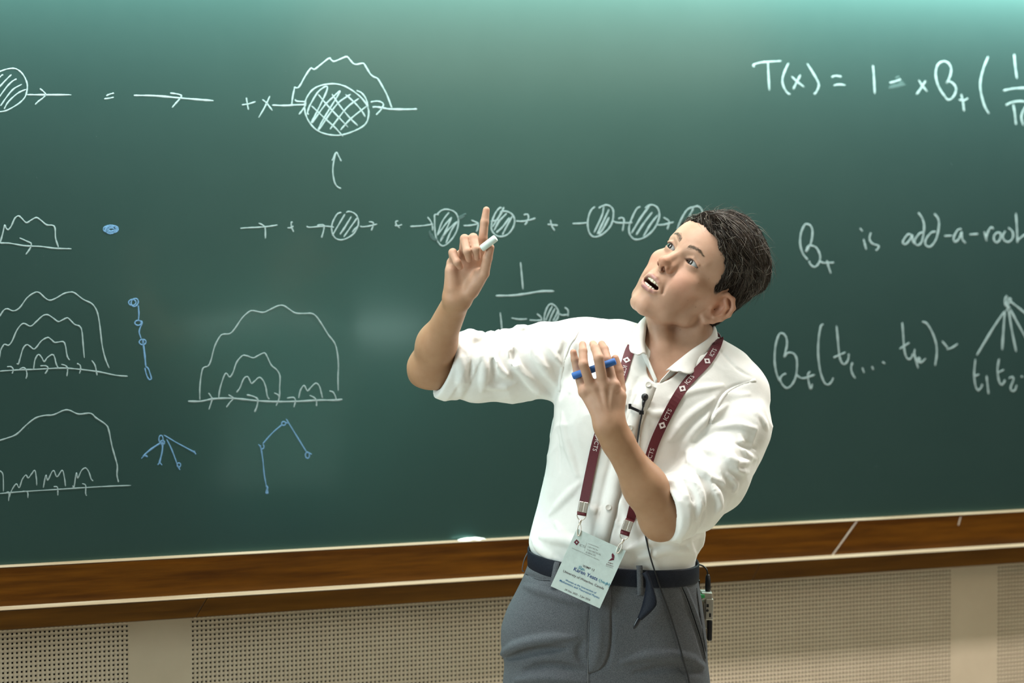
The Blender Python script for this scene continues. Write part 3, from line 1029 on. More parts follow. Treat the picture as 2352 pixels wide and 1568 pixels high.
def head_sdf(p):
    ax = np.abs(p[:, 0])
    m = np.stack([ax, p[:, 1], p[:, 2]], 1)          # mirrored
    d = cranium(p)
    # face mass, cheekbones, muzzle, jaw, chin
    d = smin(d, ell_sdf(p, (0, -.042, -.049), (.0525, .064, .049)), .024)
    d = smin(d, ell_sdf(m, (.0405, -.029, -.030), (.019, .016, .023)), .022)
    d = smin(d, cone(m, (.064, -.014, -.078), (.050, -.025, -.030), .009, .010), .018)
    d = smin(d, ell_sdf(p, (0, -.070, -.024), (.032, .030, .034)), .018)
    jaw = chain(m, [(.0570, -.022, -.088), (.0525, -.078, -.077), (.036, -.101, -.046), (.012, -.1160, -.021)], [.012, .0135, .0135, .0135], .012)
    d = smin(d, jaw, .024)
    d = smin(d, ell_sdf(p, (0, -.1135, -.0190), (.0155, .0145, .0165)), .014)
    d = smin(d, ell_sdf(p, (0, -.093, -.052), (.038, .021, .038)), .020)
    d = smin(d, ell_sdf(m, (.0300, -.056, -.030), (.017, .029, .020)), .024)      # cheek
    # brow
    d = smin(d, chain(m, [(.006, .0150, -.0015), (.024, .0205, -.0040), (.044, .0165, -.0175)], [.0085, .0085, .007], .004), .012)
    # socket
    d = smax(d, -ell_sdf(m, (.0300, -.0005, .0090), (.0170, .0105, .0135)), .011)
    # lids
    d = smin(d, sph(m, (EYE, 0, -.0122), .0134), .0045)
    d = smin(d, chain(m, [(EYE - .014, .0055, -.0030), (EYE, .0095, .0008), (EYE + .014, .0058, -.0060)], [.0018, .0024, .0018], .002), .004)
    # nose
    d = smin(d, cone(p, (0, .011, -.0035), (0, -.0245, .0155), .0072, .0088), .010)
    d = smin(d, cone(m, (.0065, -.003, -.006), (.0100, -.0285, .005), .006, .0085), .009)
    d = smin(d, ell_sdf(p, (0, -.0315, .0200), (.0104, .0095, .0118)), .006)
    d = smin(d, ell_sdf(m, (.0120, -.0365, .0095), (.0070, .0070, .0098)), .004)
    d = smin(d, cone(p, (0, -.0385, .0215), (0, -.0460, .0100), .0036, .0050), .003)
    d = smax(d, -ell_sdf(m, (.0068, -.0430, .0130), (.0034, .0065, .0062)), .0022)
    # philtrum, mouth
    d = smax(d, -cone(p, (0, -.050, .0165), (0, -.0625, .0175), .0030, .0036), .004)
    d = smin(d, chain(m, [(0, -.0655, .0105), (.006, -.0648, .0100), (.014, -.0672, .0062), (.0235, -.0748, -.0040)], [.0030, .0033, .0029, .0021], .002), .0042)
    d = smin(d, chain(m, [(0, -.0885, .0062), (.009, -.0880, .0050), (.017, -.0842, .0008), (.0235, -.0765, -.0045)], [.0041, .0040, .0036, .0023], .003), .0042)
    d = smax(d, -ell_sdf(p, (0, -.0765, .002), (.0205, .0078, .030)), .0018)
    d = smax(d, -ell_sdf(p, (0, -.0960, .0155), (.016, .0040, .0080)), .006)   # fold under the lip
    d = smax(d, -eye_open(p), .0012)
    # nasolabial crease, kept faint
    d = smax(d, -chain(m, [(.0165, -.035, .0145), (.0245, -.054, .0065), (.0285, -.075, -.0055)], [.0010, .0013, .0004], .002), .008)
    # ears ----------------------------------------------------------------
    ep = m - np.array((.0710, -.024, -.093), f32)
    er = (ep @ EAR_R) / f32(1.10)
    ear = chain(er, [(-.006, .004, .004), (-.007, .018, .005), (.002, .029, .007), (.014, .029, .010), (.024, .018, .012), (.026, .004, .012), (.021, -.010, .010), (.013, -.021, .007), (.003, -.029, .003), (-.005, -.025, .000), (-.006, -.014, .000)],
                [.0030, .0034, .0036, .0037, .0038, .0036, .0034, .0040, .0058, .0048, .0030], .003)
    plate = ell_sdf(er, (.009, .001, .003), (.0175, .0285, .0042))
    ear = smin(ear, plate, .003)
    ear = smin(ear, chain(er, [(.006, .020, .007), (.015, .012, .010), (.016, -.002, .010), (.010, -.014, .007)], [.0028, .0034, .0034, .0030], .003), .004)
    ear = smax(ear, -ell_sdf(er, (.0045, -.002, .0090), (.0080, .0115, .0085)), .003)
    ear = smin(ear, ell_sdf(er, (-.0055, -.004, .0045), (.0038, .0058, .0042)), .003)
    d = smin(d, ear * f32(1.10), .004)
    return d


_ec = np.array((.52, 0.05, -.85))          # ear plate direction: backwards and outwards
_eu = np.array((0.10, .97, -.22))
_ec /= np.linalg.norm(_ec)
_eu -= _ec * (_eu @ _ec)
_eu /= np.linalg.norm(_eu)
EAR_R = np.stack([_ec, _eu, np.cross(_eu, _ec) * (1 if np.cross(_eu, _ec)[0] > 0 else -1)], 1).astype(f32)


def h2p(p):
    return HO + HS * (np.asarray(p) @ HR.T)


def p2h(P):
    return ((P - HO.astype(f32)) @ HR.astype(f32) / f32(HS)).astype(f32)


def neck_sdf(P):
    a = hw((0, -.045, -.100))
    d = chain(P, [a, q(1575, 770, -.012), NB, q(1540, 900, -.01)], [.052, .050, .058, .080], .02)
    # sinews of the neck
    d = smin(d, chain(P, [hw((.058, -.045, -.100)), q(1592, 790, .030), NOTCH + np.array((.004, .004, -.010))], [.014, .0105, .007], .006), .018)
    d = smin(d, chain(P, [hw((-.054, -.060, -.085)), q(1487, 800, .030), NOTCH + np.array((-.010, .004, -.012))], [.014, .0105, .007], .006), .018)
    d = smin(d, chain(P, [hw((0, -.10, -.055)), q(1520, 800, .050), NOTCH + np.array((0, 0, -.022))], [.022, .020, .016], .01), .02)
    # collar bones
    d = smin(d, chain(P, [NOTCH + np.array((.012, 0, -.010)), q(1600, 862, .055), q(1680, 880, .02)], [.009, .009, .010], .006), .02)
    d = smin(d, chain(P, [NOTCH + np.array((-.014, 0, -.012)), q(1430, 835, .055), q(1350, 810, .02)], [.009, .009, .010], .006), .02)
    d = smax(d, -sph(P, NOTCH + np.array((0, .006, .012)), .013), .012)
    return d


def upper_skin(P):
    d = smin(neck_sdf(P), torso(P, -0.009), .03)
    return smin(d, head_sdf(p2h(P)) * f32(HS), .012)


# --- hands: each finger is its own tapering chain rooted in the palm ---------
def hand_sdf(P, hd):
    d = None
    for (a, b, ra, rb, sq) in hd['palm']:
        e = flatcone(P, a, b, ra, rb, hd['nrm'], sq)
        d = e if d is None else smin(d, e, .010)
    for (pts, rad, k) in hd['pads']:
        d = smin(d, chain(P, pts, rad, .006) if len(pts) > 1 else sph(P, pts[0], rad[0]), k)
    g = None
    for pts, rad in hd['fingers']:
        e = chain(P, pts, rad, .003)
        g = e if g is None else smin(g, e, .0018)
    d = smin(d, g, .0045)
    return d


def fr(l):                       # finger radii from base to tip
    return [r * .001 for r in l]


# right hand (raised, palm to the camera), z about +.21
def A_(px, py, dz):
    return q(px, py, dz)


zr = .215
RH = dict(nrm=(0.1, 0.1, 1.0),
          palm=[(A_(1056, 684, zr), A_(1098, 592, zr), .022, .016, .66), (A_(1051, 682, zr), A_(1080, 585, zr), .022, .0155, .64),
                (A_(1047, 682, zr), A_(1061, 590, zr), .021, .0145, .64), (A_(1045, 682, zr), A_(1041, 605, zr), .019, .0135, .66)],
          pads=[([A_(1078, 672, zr + .012), A_(1102, 632, zr + .020)], [.015, .014], .010), ([A_(1040, 660, zr + .010), A_(1036, 622, zr + .012)], [.012, .011], .010)],
          fingers=[
              ([A_(1102, 598, zr), A_(1109, 548, zr + .006), A_(1113, 510, zr + .008), A_(1117, 482, zr + .006)], fr([9.8, 9.0, 8.2, 6.8])),                     # index, straight up
              ([A_(1083, 590, zr), A_(1087, 546, zr + .030), A_(1093, 572, zr + .046), A_(1096, 591, zr + .036)], fr([9.8, 9.0, 8.0, 6.8])),                 # middle
              ([A_(1063, 594, zr), A_(1067, 548, zr + .030), A_(1073, 577, zr + .047), A_(1077, 595, zr + .036)], fr([9.4, 8.6, 7.8, 6.6])),                 # ring
              ([A_(1043, 607, zr), A_(1040, 580, zr + .024), A_(1050, 602, zr + .038), A_(1057, 612, zr + .030)], fr([9.4, 8.2, 7.4, 6.6])),                   # little
              ([A_(1086, 668, zr + .012), A_(1112, 628, zr + .030), A_(1120, 592, zr + .042), A_(1127, 568, zr + .047)], fr([12.6, 10.0, 9.2, 7.2])),           # thumb
          ])

zl = .245
LH = dict(nrm=(0.25, 0.05, 1.0),
          palm=[(A_(1402, 972, zl), A_(1407, 892, zl - .002), .023, .0155, .64), (A_(1399, 972, zl), A_(1387, 888, zl + .004), .023, .0155, .64),
                (A_(1396, 970, zl), A_(1366, 890, zl + .003), .022, .0150, .64), (A_(1393, 966, zl), A_(1347, 902, zl - .004), .020, .0140, .64)],
          pads=[([A_(1411, 884, zl + .0045)], [.0115], .008), ([A_(1387, 882, zl + .008)], [.0110], .008), ([A_(1362, 886, zl + .006)], [.0105], .008), ([A_(1342, 897, zl)], [.0095], .008),
                ([A_(1416, 950, zl - .012), A_(1424, 910, zl - .016)], [.014, .013], .012),
                ([A_(1398, 962, zl + .0135), A_(1407, 892, zl + .0100)], [.0025, .0040], .006), ([A_(1396, 962, zl + .0150), A_(1386, 892, zl + .0150)], [.0025, .0040], .006), ([A_(1393, 962, zl + .0140), A_(1364, 894, zl + .0130)], [.0025, .0036], .006)],
          fingers=[
              ([A_(1408, 884, zl), A_(1394, 826, zl - .014), A_(1388, 802, zl - .030), A_(1382, 790, zl - .042)], fr([10.5, 9.6, 8.4, 7.0])),                  # index
              ([A_(1385, 884, zl + .006), A_(1375, 822, zl + .026), A_(1367, 799, zl + .008), A_(1362, 790, zl - .012)], fr([10.6, 9.9, 8.6, 7.2])),             # middle
              ([A_(1357, 888, zl + .005), A_(1340, 836, zl + .024), A_(1339, 806, zl + .010), A_(1338, 791, zl - .002)], fr([10.0, 9.2, 8.2, 7.0])),             # ring
              ([A_(1340, 900, zl - .003), A_(1326, 855, zl - .016), A_(1320, 825, zl - .014), A_(1317, 809, zl - .013)], fr([9.0, 8.0, 7.4, 6.6])),              # little
              ([A_(1412, 945, zl - .012), A_(1425, 895, zl - .026), A_(1421, 850, zl - .034), A_(1413, 823, zl - .036)], fr([14.0, 10.6, 9.4, 7.6])),            # thumb
          ])


def arm_r(P):
    d = chain(P, [SHR, ELR + np.array((.012, 0, -.004)), ELR], [.047, .041, .040], .01)
    d = smin(d, chain(P, [ELR + np.array((-.003, .003, 0)), q(1003, 790, .110), WRR + np.array((.002, .006, 0))], [.0365, .0350, .0255], .03), .02)
    d = smin(d, sph(P, q(963, 862, .045), .018), .016)           # point of the elbow
    return smin(d, hand_sdf(P, RH), .010)


def arm_l(P):
    d = chain(P, [SHL, q(1640, 1062, .082), ELL], [.046, .042, .044], .01)
    d = smin(d, chain(P, [ELL, q(1482, 1118, .188), WRL], [.0410, .0390, .0268], .03), .02)
    d = smin(d, sph(P, q(1512, 1208, .168), .023), .018)          # point of the elbow
    d = smin(d, flatcone(P, q(1418, 1010, .228), q(1398, 965, .240), .0275, .0255, (0.25, 0.05, 1), .85), .02)
    return smin(d, hand_sdf(P, LH), .010)


def bounds(P, m):
    P = np.array(P)
    return P.min(0) - m, P.max(0) + m


def mat_skin():
    m, nt, b = new_mat('skin')
    at = nt.nodes.new('ShaderNodeAttribute')
    at.attribute_name = 'tint'
    tc = nt.nodes.new('ShaderNodeTexCoord')
    nz = nt.nodes.new('ShaderNodeTexNoise')
    nz.inputs['Scale'].default_value = 55
    nz.inputs['Detail'].default_value = 6
    mx = nt.nodes.new('ShaderNodeMix')
    mx.data_type = 'RGBA'
    mx.blend_type = 'MULTIPLY'
    mx.inputs[0].default_value = 0.35
    rp = nt.nodes.new('ShaderNodeValToRGB')
    rp.color_ramp.elements[0].position = .3
    rp.color_ramp.elements[0].color = (.80, .70, .64, 1)
    rp.color_ramp.elements[1].position = .62
    rp.color_ramp.elements[1].color = (1, 1, 1, 1)
    nt.links.new(tc.outputs['Object'], nz.inputs['Vector'])
    nt.links.new(nz.outputs['Fac'], rp.inputs[0])
    nt.links.new(at.outputs['Color'], mx.inputs[6])
    nt.links.new(rp.outputs[0], mx.inputs[7])
    nt.links.new(mx.outputs[2], b.inputs['Base Color'])
    b.inputs['Roughness'].default_value = .52
    b.inputs['Specular IOR Level'].default_value = .35
    b.inputs['Subsurface Weight'].default_value = .12
    b.inputs['Subsurface Radius'].default_value = (1.0, .35, .2)
    b.inputs['Subsurface Scale'].default_value = .006
    bump(nt, b, 700, .10, .0006)
    return m


MAT['skin'] = mat_skin()
SKIN = np.array((.480, .292, .202))
SKIN_ARM = np.array((.395, .222, .125))          # sun-browned forearms


def blend(col, w, c):
    w = np.clip(w, 0, 1)[:, None]
    return col * (1 - w) + np.asarray(c) * w


def gss(P, c, s):
    return np.exp(-np.sum(((P - np.asarray(c)) / np.asarray(s)) ** 2, axis=1))


def build_skin():
    VS, QS, CS = [], [], []
    base = 0
    # head, neck and the chest inside the collar
    lo, hi = bounds([h2p((-.1, -.14, -.2)), h2p((.1, .13, .05)), h2p((.1, -.14, -.2)), h2p((-.1, .13, .05)), h2p((-.1, .13, -.2)), h2p((.1, -.14, .05)),
                     h2p((.1, .13, -.2)), h2p((-.1, -.14, .05)), q(1400, 900, .14), q(1700, 900, -.1)], .004)
    V, Q = sculpt(upper_skin, lo, hi, .00165)
    # cut the lower rim (inside the shirt)
    p = p2h(V.astype(f32))
    ax = np.abs(p[:, 0])
    pm = np.stack([ax, p[:, 1], p[:, 2]], 1)
    col = np.tile(SKIN, (len(V), 1))
    col = blend(col, .75 * gss(pm, (.042, -.040, -.012), (.026, .024, .03)), (.50, .245, .165))
    col = blend(col, .75 * gss(p, (0, -.033, .024), (.014, .012, .016)), (.49, .215, .130))           # nose tip
    col = blend(col, .60 * gss(pm, (.012, -.037, .010), (.008, .008, .012)), (.47, .21, .13))
    col = blend(col, .80 * gss(pm, (.083, -.014, -.100), (.020, .034, .03)), (.50, .21, .125))       # ears
    # lips
    lu = chain(pm, [(0, -.0655, .0105), (.006, -.0648, .0100), (.014, -.0672, .0062), (.0235, -.0748, -.0040)], [.0030, .0033, .0029, .0021])
    ll = chain(pm, [(0, -.0885, .0062), (.009, -.0880, .0050), (.017, -.0842, .0008), (.0235, -.0765, -.0045)], [.0041, .0040, .0036, .0023])
    lp = np.minimum(lu, ll)
    front = np.clip((p[:, 2] - (-.012)) / .004, 0, 1)
    col = blend(col, front * np.clip((.0011 - lp) / .0014, 0, 1) * .9, (.33, .155, .165))
    inm = ell_sdf(p, (0, -.0765, -.006), (.0200, .0072, .024))
    col = blend(col, np.clip((.0004 - inm) / .0012, 0, 1) * (p[:, 2] < .004), (.10, .025, .025))
    col = blend(col, (ell_sdf(pm, (.0068, -.0430, .0130), (.0040, .0072, .0068)) < 0) * .75, (.16, .06, .045))
    # brows, lid edges, shaven shadow of hair under the cap
    br = chain(pm, [(.0115, .0190, .006), (.025, .0250, .003), (.040, .0215, -.010)], [.0034, .0038, .0018])
    col = blend(col, np.clip((.0016 - br) / .0030, 0, 1) * .60, (.17, .105, .065))
    eo = eye_open(p)
    col = blend(col, np.clip((.0016 - np.abs(eo)) / .0012, 0, 1) * (np.abs(p[:, 2] + .004) < .008) * np.where(p[:, 1] > .001, .85, .35), (.20, .11, .09))
    col = blend(col, .30 * gss(pm, (.029, -.012, .002), (.013, .006, .010)), (.33, .18, .12))
    hm = hair_mask(p)
    col = blend(col, np.clip(hm / .006, 0, 1) * .9 * np.clip((.010 - cranium(p)) / .004, 0, 1), (.035, .026, .020))
    # a few moles
    for t in trace(upper_skin, [1562, 1605, 1580, 1628, 1598], [757, 650, 690, 640, 705]):
        col = blend(col, np.clip((.0016 - np.linalg.norm(V - t, axis=1)) / .0008, 0, 1) * .6, (.20, .10, .06))
    VS.append(V); QS.append(Q + base); CS.append(col); base += len(V)
    # arms
    for f, hd, pts in ((arm_r, RH, [SHR, ELR, WRR]), (arm_l, LH, [SHL, ELL, WRL])):
        allp = pts + [x for fg, _ in hd['fingers'] for x in fg]
        lo, hi = bounds(allp, .062)
        V, Q = sculpt(f, lo, hi, .0019)
        wv = pts[2] + (pts[2] - pts[1]) * .05                       # hands are paler than the forearms
        dv = (pts[2] - pts[1]) / np.linalg.norm(pts[2] - pts[1])
        col = blend(np.tile(SKIN_ARM, (len(V), 1)), ((V - wv) @ dv + .01) / .06, SKIN * 1.06)
        for fg, rad in hd['fingers']:
            col = blend(col, .55 * gss(V, fg[-1], (.012, .012, .012)), (.52, .25, .165))
            col = blend(col, .35 * gss(V, fg[1], (.011, .011, .011)), (.46, .22, .135))
        for pts_, rad, k in hd['pads'][:4]:
            col = blend(col, .30 * gss(V, pts_[0], (.013, .013, .013)), (.45, .21, .125))
        VS.append(V); QS.append(Q + base); CS.append(col); base += len(V)
    V = np.concatenate(VS)
    Q = np.concatenate(QS)
    o = pmesh('body', V, Q, MAT['skin'])
    a = o.data.color_attributes.new('tint', 'FLOAT_COLOR', 'POINT')
    c4 = np.concatenate([np.concatenate(CS), np.ones((len(V), 1))], 1).astype(f32)
    a.data.foreach_set('color', c4.ravel())
    tag(o, 'skin of head, neck, arms and hands')
    return o


# hair line in side view: for each z the lowest y that carries hair (head frame)
_hz = np.array([-.25, -.185, -.150, -.128, -.114, -.104, -.094, -.082, -.072, -.066, -.058, -.048, -.036, -.022, -.010, .000, .02])
_hy = np.array([-.078, -.080, -.082, -.078, -.055, -.024, .012, .016, -.016, -.018, .002, .024, .042, .054, .061, .066, .075])


def hair_mask(p):
    """positive where hair grows"""
    y0 = interp(p[:, 2], _hz, _hy)
    return p[:, 1] - y0 - .004 * vnoise(p, 160.0, 5) - .0035 * vnoise(p, 420.0, 6)


def hair_thick(p):
    x, y, z = p[:, 0], p[:, 1], p[:, 2]
    top = 1 / (1 + np.exp(-(y - .058) / .010))               # longer on top
    side = .0055
    swept = np.interp(x, [-.07, -.04, -.01, .02, .05], [.005, .008, .016, .024, .024])    # falls over the left side
    frontq = np.exp(-((z + .03) / .035) ** 2) * .004 * np.clip((x + .02) / .03, 0, 1)
    t = side + (swept + frontq - side) * top
    back = np.clip((-.12 - z) / .05, 0, 1) * .006 * (1 / (1 + np.exp(-(y + .02) / .02)))
    return t + back


def hair_vol(p):
    d = cranium(p)
    d = smin(d, ell_sdf(p, (0, -.030, -.118), (.061, .072, .064)), .03)
    t = hair_thick(p)
    hm = hair_mask(p)
    v = d - t * np.clip(.25 + hm / .035, .25, 1) - .0012 * vnoise(p, 200, 8)
    return smax(v, -hm, .006)


# ------------------------------------------------------------------ eyes, teeth, hair
def lathe_z(prof, n=28):
    """profile of (r, z) turned about z"""
    V, Q = [], []
    for (r, z) in prof:
        for k in range(n):
            t = 2 * math.pi * k / n
            V.append((r * math.cos(t), r * math.sin(t), z))
    for i in range(len(prof) - 1):
        for k in range(n):
            Q.append((i * n + k, i * n + (k + 1) % n, (i + 1) * n + (k + 1) % n, (i + 1) * n + k))
    return np.array(V), np.array(Q)


MAT['sclera'] = simple('eye_white', (.42, .44, .44, 1), .18)
MAT['iris'] = simple('grey_green_iris', (.030, .027, .022, 1), .15)
MAT['pupil'] = simple('pupil_black', (.004, .004, .004, 1), .06)
MAT['tooth'] = simple('tooth_enamel', (.70, .66, .52, 1), .25)
MAT['tongue'] = simple('tongue_pink', (.28, .10, .12, 1), .35)


def build_eyes():
    gz = np.array((-.17, .12, .97))
    gz /= np.linalg.norm(gz)
    Rg = ortho(np.cross((0, 1, 0), gz), (0, 1, 0))
    r = .0122
    angs = [math.pi, 2.8, 2.3, 1.8, 1.4, 1.1, .85, .65, .59, .53, .47, .42, .36, .30, .24, .215, .12, .05, .001]
    prof = [(r * math.sin(a), r * math.cos(a) + (.0006 if a < .5 else 0)) for a in angs]
    V, Q = lathe_z(prof)
    mats = []
    n = 28
    for i in range(len(prof) - 1):
        a = angs[i + 1]
        mats += [0 if a > .53 else (1 if a >= .215 else 2)] * n
    for s in (1, -1):
        P = V @ Rg.T + np.array((s * EYE, 0, -.0122))
        o = pmesh('eye', h2p(P), Q, MAT['sclera'])
        o.data.materials.append(MAT['iris'])
        o.data.materials.append(MAT['pupil'])
        o.data.polygons.foreach_set('material_index', np.array(mats, np.int32))
    # teeth: arches of rounded blocks
    for up in (1, -1):
        VV, QQ = [], []
        for i in range(-5, 6):
            if up == 1 and i % 1 != 0: continue
            w = [.0080, .0066, .0070, .0062, .0062, .006][abs(i) if up == 1 else min(5, abs(i) + 1)] * (1 if up == 1 else .86)
            ang = i * (.30 if up == 1 else .27)
            R = .0225 if up == 1 else .0205
            c = np.array((R * math.sin(ang), (-.0700 if up == 1 else -.0838) + .0004 * abs(i), R * math.cos(ang) - .0175))
            t = np.array((math.cos(ang), 0, -math.sin(ang)))
            nn = np.array((math.sin(ang), 0, math.cos(ang)))
            hh = (.0040 if up == 1 else .0036) * (1 - .05 * abs(i))
            m = 8
            b = len(VV)
            for a in range(m + 1):
                va = -math.pi / 2 + math.pi * a / m
                for k in range(12):
                    ub = 2 * math.pi * k / 12
                    sx = math.copysign(abs(math.cos(ub)) ** .5, math.cos(ub)) * max(.02, math.cos(va)) ** .45
                    sz = math.copysign(abs(math.sin(ub)) ** .7, math.sin(ub)) * max(.02, math.cos(va)) ** .45
                    sy = math.copysign(abs(math.sin(va)) ** .6, math.sin(va))
                    VV.append(c + t * w * .5 * sx + nn * .0028 * sz + np.array((0, hh * sy, 0)))
            for a in range(m):
                for k in range(12):
                    QQ.append((b + a * 12 + k, b + a * 12 + (k + 1) % 12, b + (a + 1) * 12 + (k + 1) % 12, b + (a + 1) * 12 + k))
        tag(pmesh('teeth', h2p(np.array(VV)), np.array(QQ), MAT['tooth']), 'upper row of teeth' if up == 1 else 'lower row of teeth')
    V, Q = lathe_z([(.001, -1), (.5, -.86), (.86, -.5), (1, 0), (.86, .5), (.5, .86), (.001, 1)], 16)
    pmesh('tongue', h2p(V * np.array((.015, .0055, .016)) + np.array((0, -.0835, -.016))), Q, MAT['tongue'])


def mat_hair():
    m, nt, b = new_mat('dark_brown_hair')
    at = nt.nodes.new('ShaderNodeAttribute')
    at.attribute_name = 'tint'
    nt.links.new(at.outputs['Color'], b.inputs['Base Color'])
    b.inputs['Roughness'].default_value = .42
    b.inputs['Specular IOR Level'].default_value = .32
    return m


MAT['hair'] = mat_hair()


def comb(p):
    """direction in which hair lies (head frame): swept back and over to the left on top, down at the sides"""
    x, y, z = p[:, 0], p[:, 1], p[:, 2]
    top = 1 / (1 + np.exp(-(y - .052) / .012))[:, None]
    right = np.clip((-x - .02) / .03, 0, 1)[:, None]
    dt = np.stack([np.full_like(x, .62), np.full_like(x, -.12), np.full_like(x, -.70)], 1)
    dt = dt * (1 - right) + right * np.array((-.25, -.35, -.90))
    ds = np.stack([.1 * x, -.80 + 0 * x, -.55 - 1.5 * np.clip(-z - .08, 0, .1)], 1)
    d = dt * top + ds * (1 - top)
    return d


def strand_mesh(roots, f, target, lens, wid, nseg, jit, seed, lift=None, dirf=comb):
    r = np.random.default_rng(seed)
    n = len(roots)
    p = roots.astype(f32)
    path = [p.copy()]
    j = r.normal(size=(n, 3)) * jit
    lv = np.zeros(n) if lift is None else lift
    for s in range(nseg):
        g = grad(f, p, .0015)
        d = dirf(p) + j
        d -= g * np.sum(d * g, 1)[:, None] * .9
        d /= np.maximum(np.linalg.norm(d, axis=1), 1e-6)[:, None]
        p = p + d * (lens / nseg)[:, None]
        dist = f(p.astype(f32))
        p = p - grad(f, p.astype(f32), .0015) * (dist - target - lv * (s + 1) / nseg)[:, None] * .8
        p = p.astype(f32)
        path.append(p.copy())
    path = np.stack(path, 1)                         # n, k, 3
    k = nseg + 1
    tan = np.gradient(path, axis=1)
    tan /= np.maximum(np.linalg.norm(tan, axis=2), 1e-9)[:, :, None]
    ref = r.normal(size=(n, 1, 3))
    a = np.cross(tan, ref)
    a /= np.maximum(np.linalg.norm(a, axis=2), 1e-9)[:, :, None]
    b = np.cross(tan, a)
    tp = np.linspace(1, .12, k)[None, :, None] * wid[:, None, None]
    ring = []
    for t in range(3):
        c, s_ = math.cos(2.0944 * t), math.sin(2.0944 * t)
        ring.append(path + (a * c + b * s_) * tp)
    V = np.stack(ring, 2).reshape(-1, 3)             # n,k,3
    base = (np.arange(n) * k * 3)[:, None, None] + (np.arange(k - 1) * 3)[None, :, None]
    Q = []
    for t in range(3):
        t2 = (t + 1) % 3
        Q.append(np.concatenate([base + t, base + t2, base + 3 + t2, base + 3 + t], 2).reshape(-1, 4))
    return V, np.concatenate(Q), k


def hair_cols(n, k, seed, grey=.12, root=None):
    r = np.random.default_rng(seed)
    c = np.array((.017, .0115, .0078)) * r.uniform(.6, 1.7, (n, 1))
    lt = r.random(n) < .30
    c[lt] = np.array((.060, .041, .027)) * r.uniform(.7, 1.5, (lt.sum(), 1))
    g = r.random(n) < grey
    c[g] = np.array((.24, .215, .18)) * r.uniform(.5, 1.2, (g.sum(), 1))
    return np.repeat(c, k * 3, axis=0)


def add_tint(o, col):
    a = o.data.color_attributes.new('tint', 'FLOAT_COLOR', 'POINT')
    a.data.foreach_set('color', np.concatenate([col, np.ones((len(col), 1))], 1).astype(f32).ravel())


def build_hair():
    V, Q = sculpt(hair_vol, (-.10, -.095, -.215), (.115, .165, .03), .0020)
    r = np.random.default_rng(3)
    col = np.tile(np.array((.011, .008, .006)), (len(V), 1)) * (1 + .35 * vnoise(V.astype(f32), 260, 4))[:, None].clip(.4, 2)
    cap = mat_hair()
    cap.name = 'hair_mass'
    cap.node_tree.nodes['Principled BSDF'].inputs['Roughness'].default_value = .95
    cap.node_tree.nodes['Principled BSDF'].inputs['Specular IOR Level'].default_value = .05
    o = pmesh('hair', h2p(V), Q, cap)
    add_tint(o, col)
    tag(o, 'short dark brown hair swept to one side')
    # strands lying on it
    hmv = hair_mask(V.astype(f32))
    top = V[:, 1] > .045
    pool_t = np.where(top & (hmv > .002))[0]
    pool_s = np.where(~top & (hmv > .0))[0]
    pool_f = np.where((hmv < .010) & (hmv > -.003) & (V[:, 2] > -.075))[0]
    f = hair_vol
    parts = []
    def mk(pool, n, lmin, lmax, wmin, wmax, seg, jit, seed, tgt, lift, grey):
        rr = np.random.default_rng(seed)
        roots = V[rr.choice(pool, n)]
        ln = rr.uniform(lmin, lmax, n)
        lf = rr.uniform(lift[0], lift[1], n)
        v, qd, k = strand_mesh(roots, f, tgt, ln, rr.uniform(wmin, wmax, n), seg, jit, seed, lf)
        return v, qd, hair_cols(n, k, seed + 1, grey)
    sets = [mk(pool_t, 4600, .020, .052, .00034, .00070, 6, .22, 11, .0004, (-.001, .0040), .17),
            mk(pool_s, 4200, .007, .016, .00022, .00040, 3, .25, 12, .0003, (0, .0018), .10),
            mk(pool_f, 900, .010, .035, .00020, .00036, 5, .35, 13, .0006, (0, .003), .25),
            mk(pool_t, 190, .025, .055, .00022, .00034, 6, .8, 14, .003, (.005, .020), .4)]
    b = 0
    VV, QQ, CC = [], [], []
    for v, qd, c in sets:
        VV.append(v); QQ.append(qd + b); CC.append(c); b += len(v)
    s = pmesh('hair_strands', h2p(np.concatenate(VV)), np.concatenate(QQ), MAT['hair'], o)
    add_tint(s, np.concatenate(CC))
    tag(s, kind='stuff')
    # brows and lashes
    rr = np.random.default_rng(21)
    fs = head_sdf
    roots, dirs = [], []
    for sgn in (1, -1):
        for i in range(230):
            t = rr.random() ** 1.15 * .86
            c = np.array((.0105 + .034 * t, 0.0188 + .0075 * math.sin(min(1, t * 1.25) * math.pi * .62) - .0035 * max(0, t - .6), .012))
            c[1] += rr.normal() * .0025 * (1.1 - t)
            roots.append((sgn * c[0], c[1], c[2] - .018 * t * t))
            dirs.append((sgn * (.75 + .25 * t), .55 - .75 * t, 0))
    roots = np.array(roots, f32)
    for _ in range(12):
        roots = (roots - grad(fs, roots, .001) * fs(roots)[:, None] * .9).astype(f32)
    dd = np.array(dirs)
    v, qd, k = strand_mesh(roots, fs, .0005, rr.uniform(.004, .007, len(roots)), rr.uniform(.00014, .00026, len(roots)), 3, .15, 22, None, lambda p: dd)
    e = pmesh('eyebrows', h2p(v), qd, MAT['hair'])
    c = np.repeat(np.array((.150, .105, .070)) * rr.uniform(.5, 1.5, (len(roots), 1)), k * 3, axis=0)
    add_tint(e, c)
    tag(e, kind='stuff')
    return o
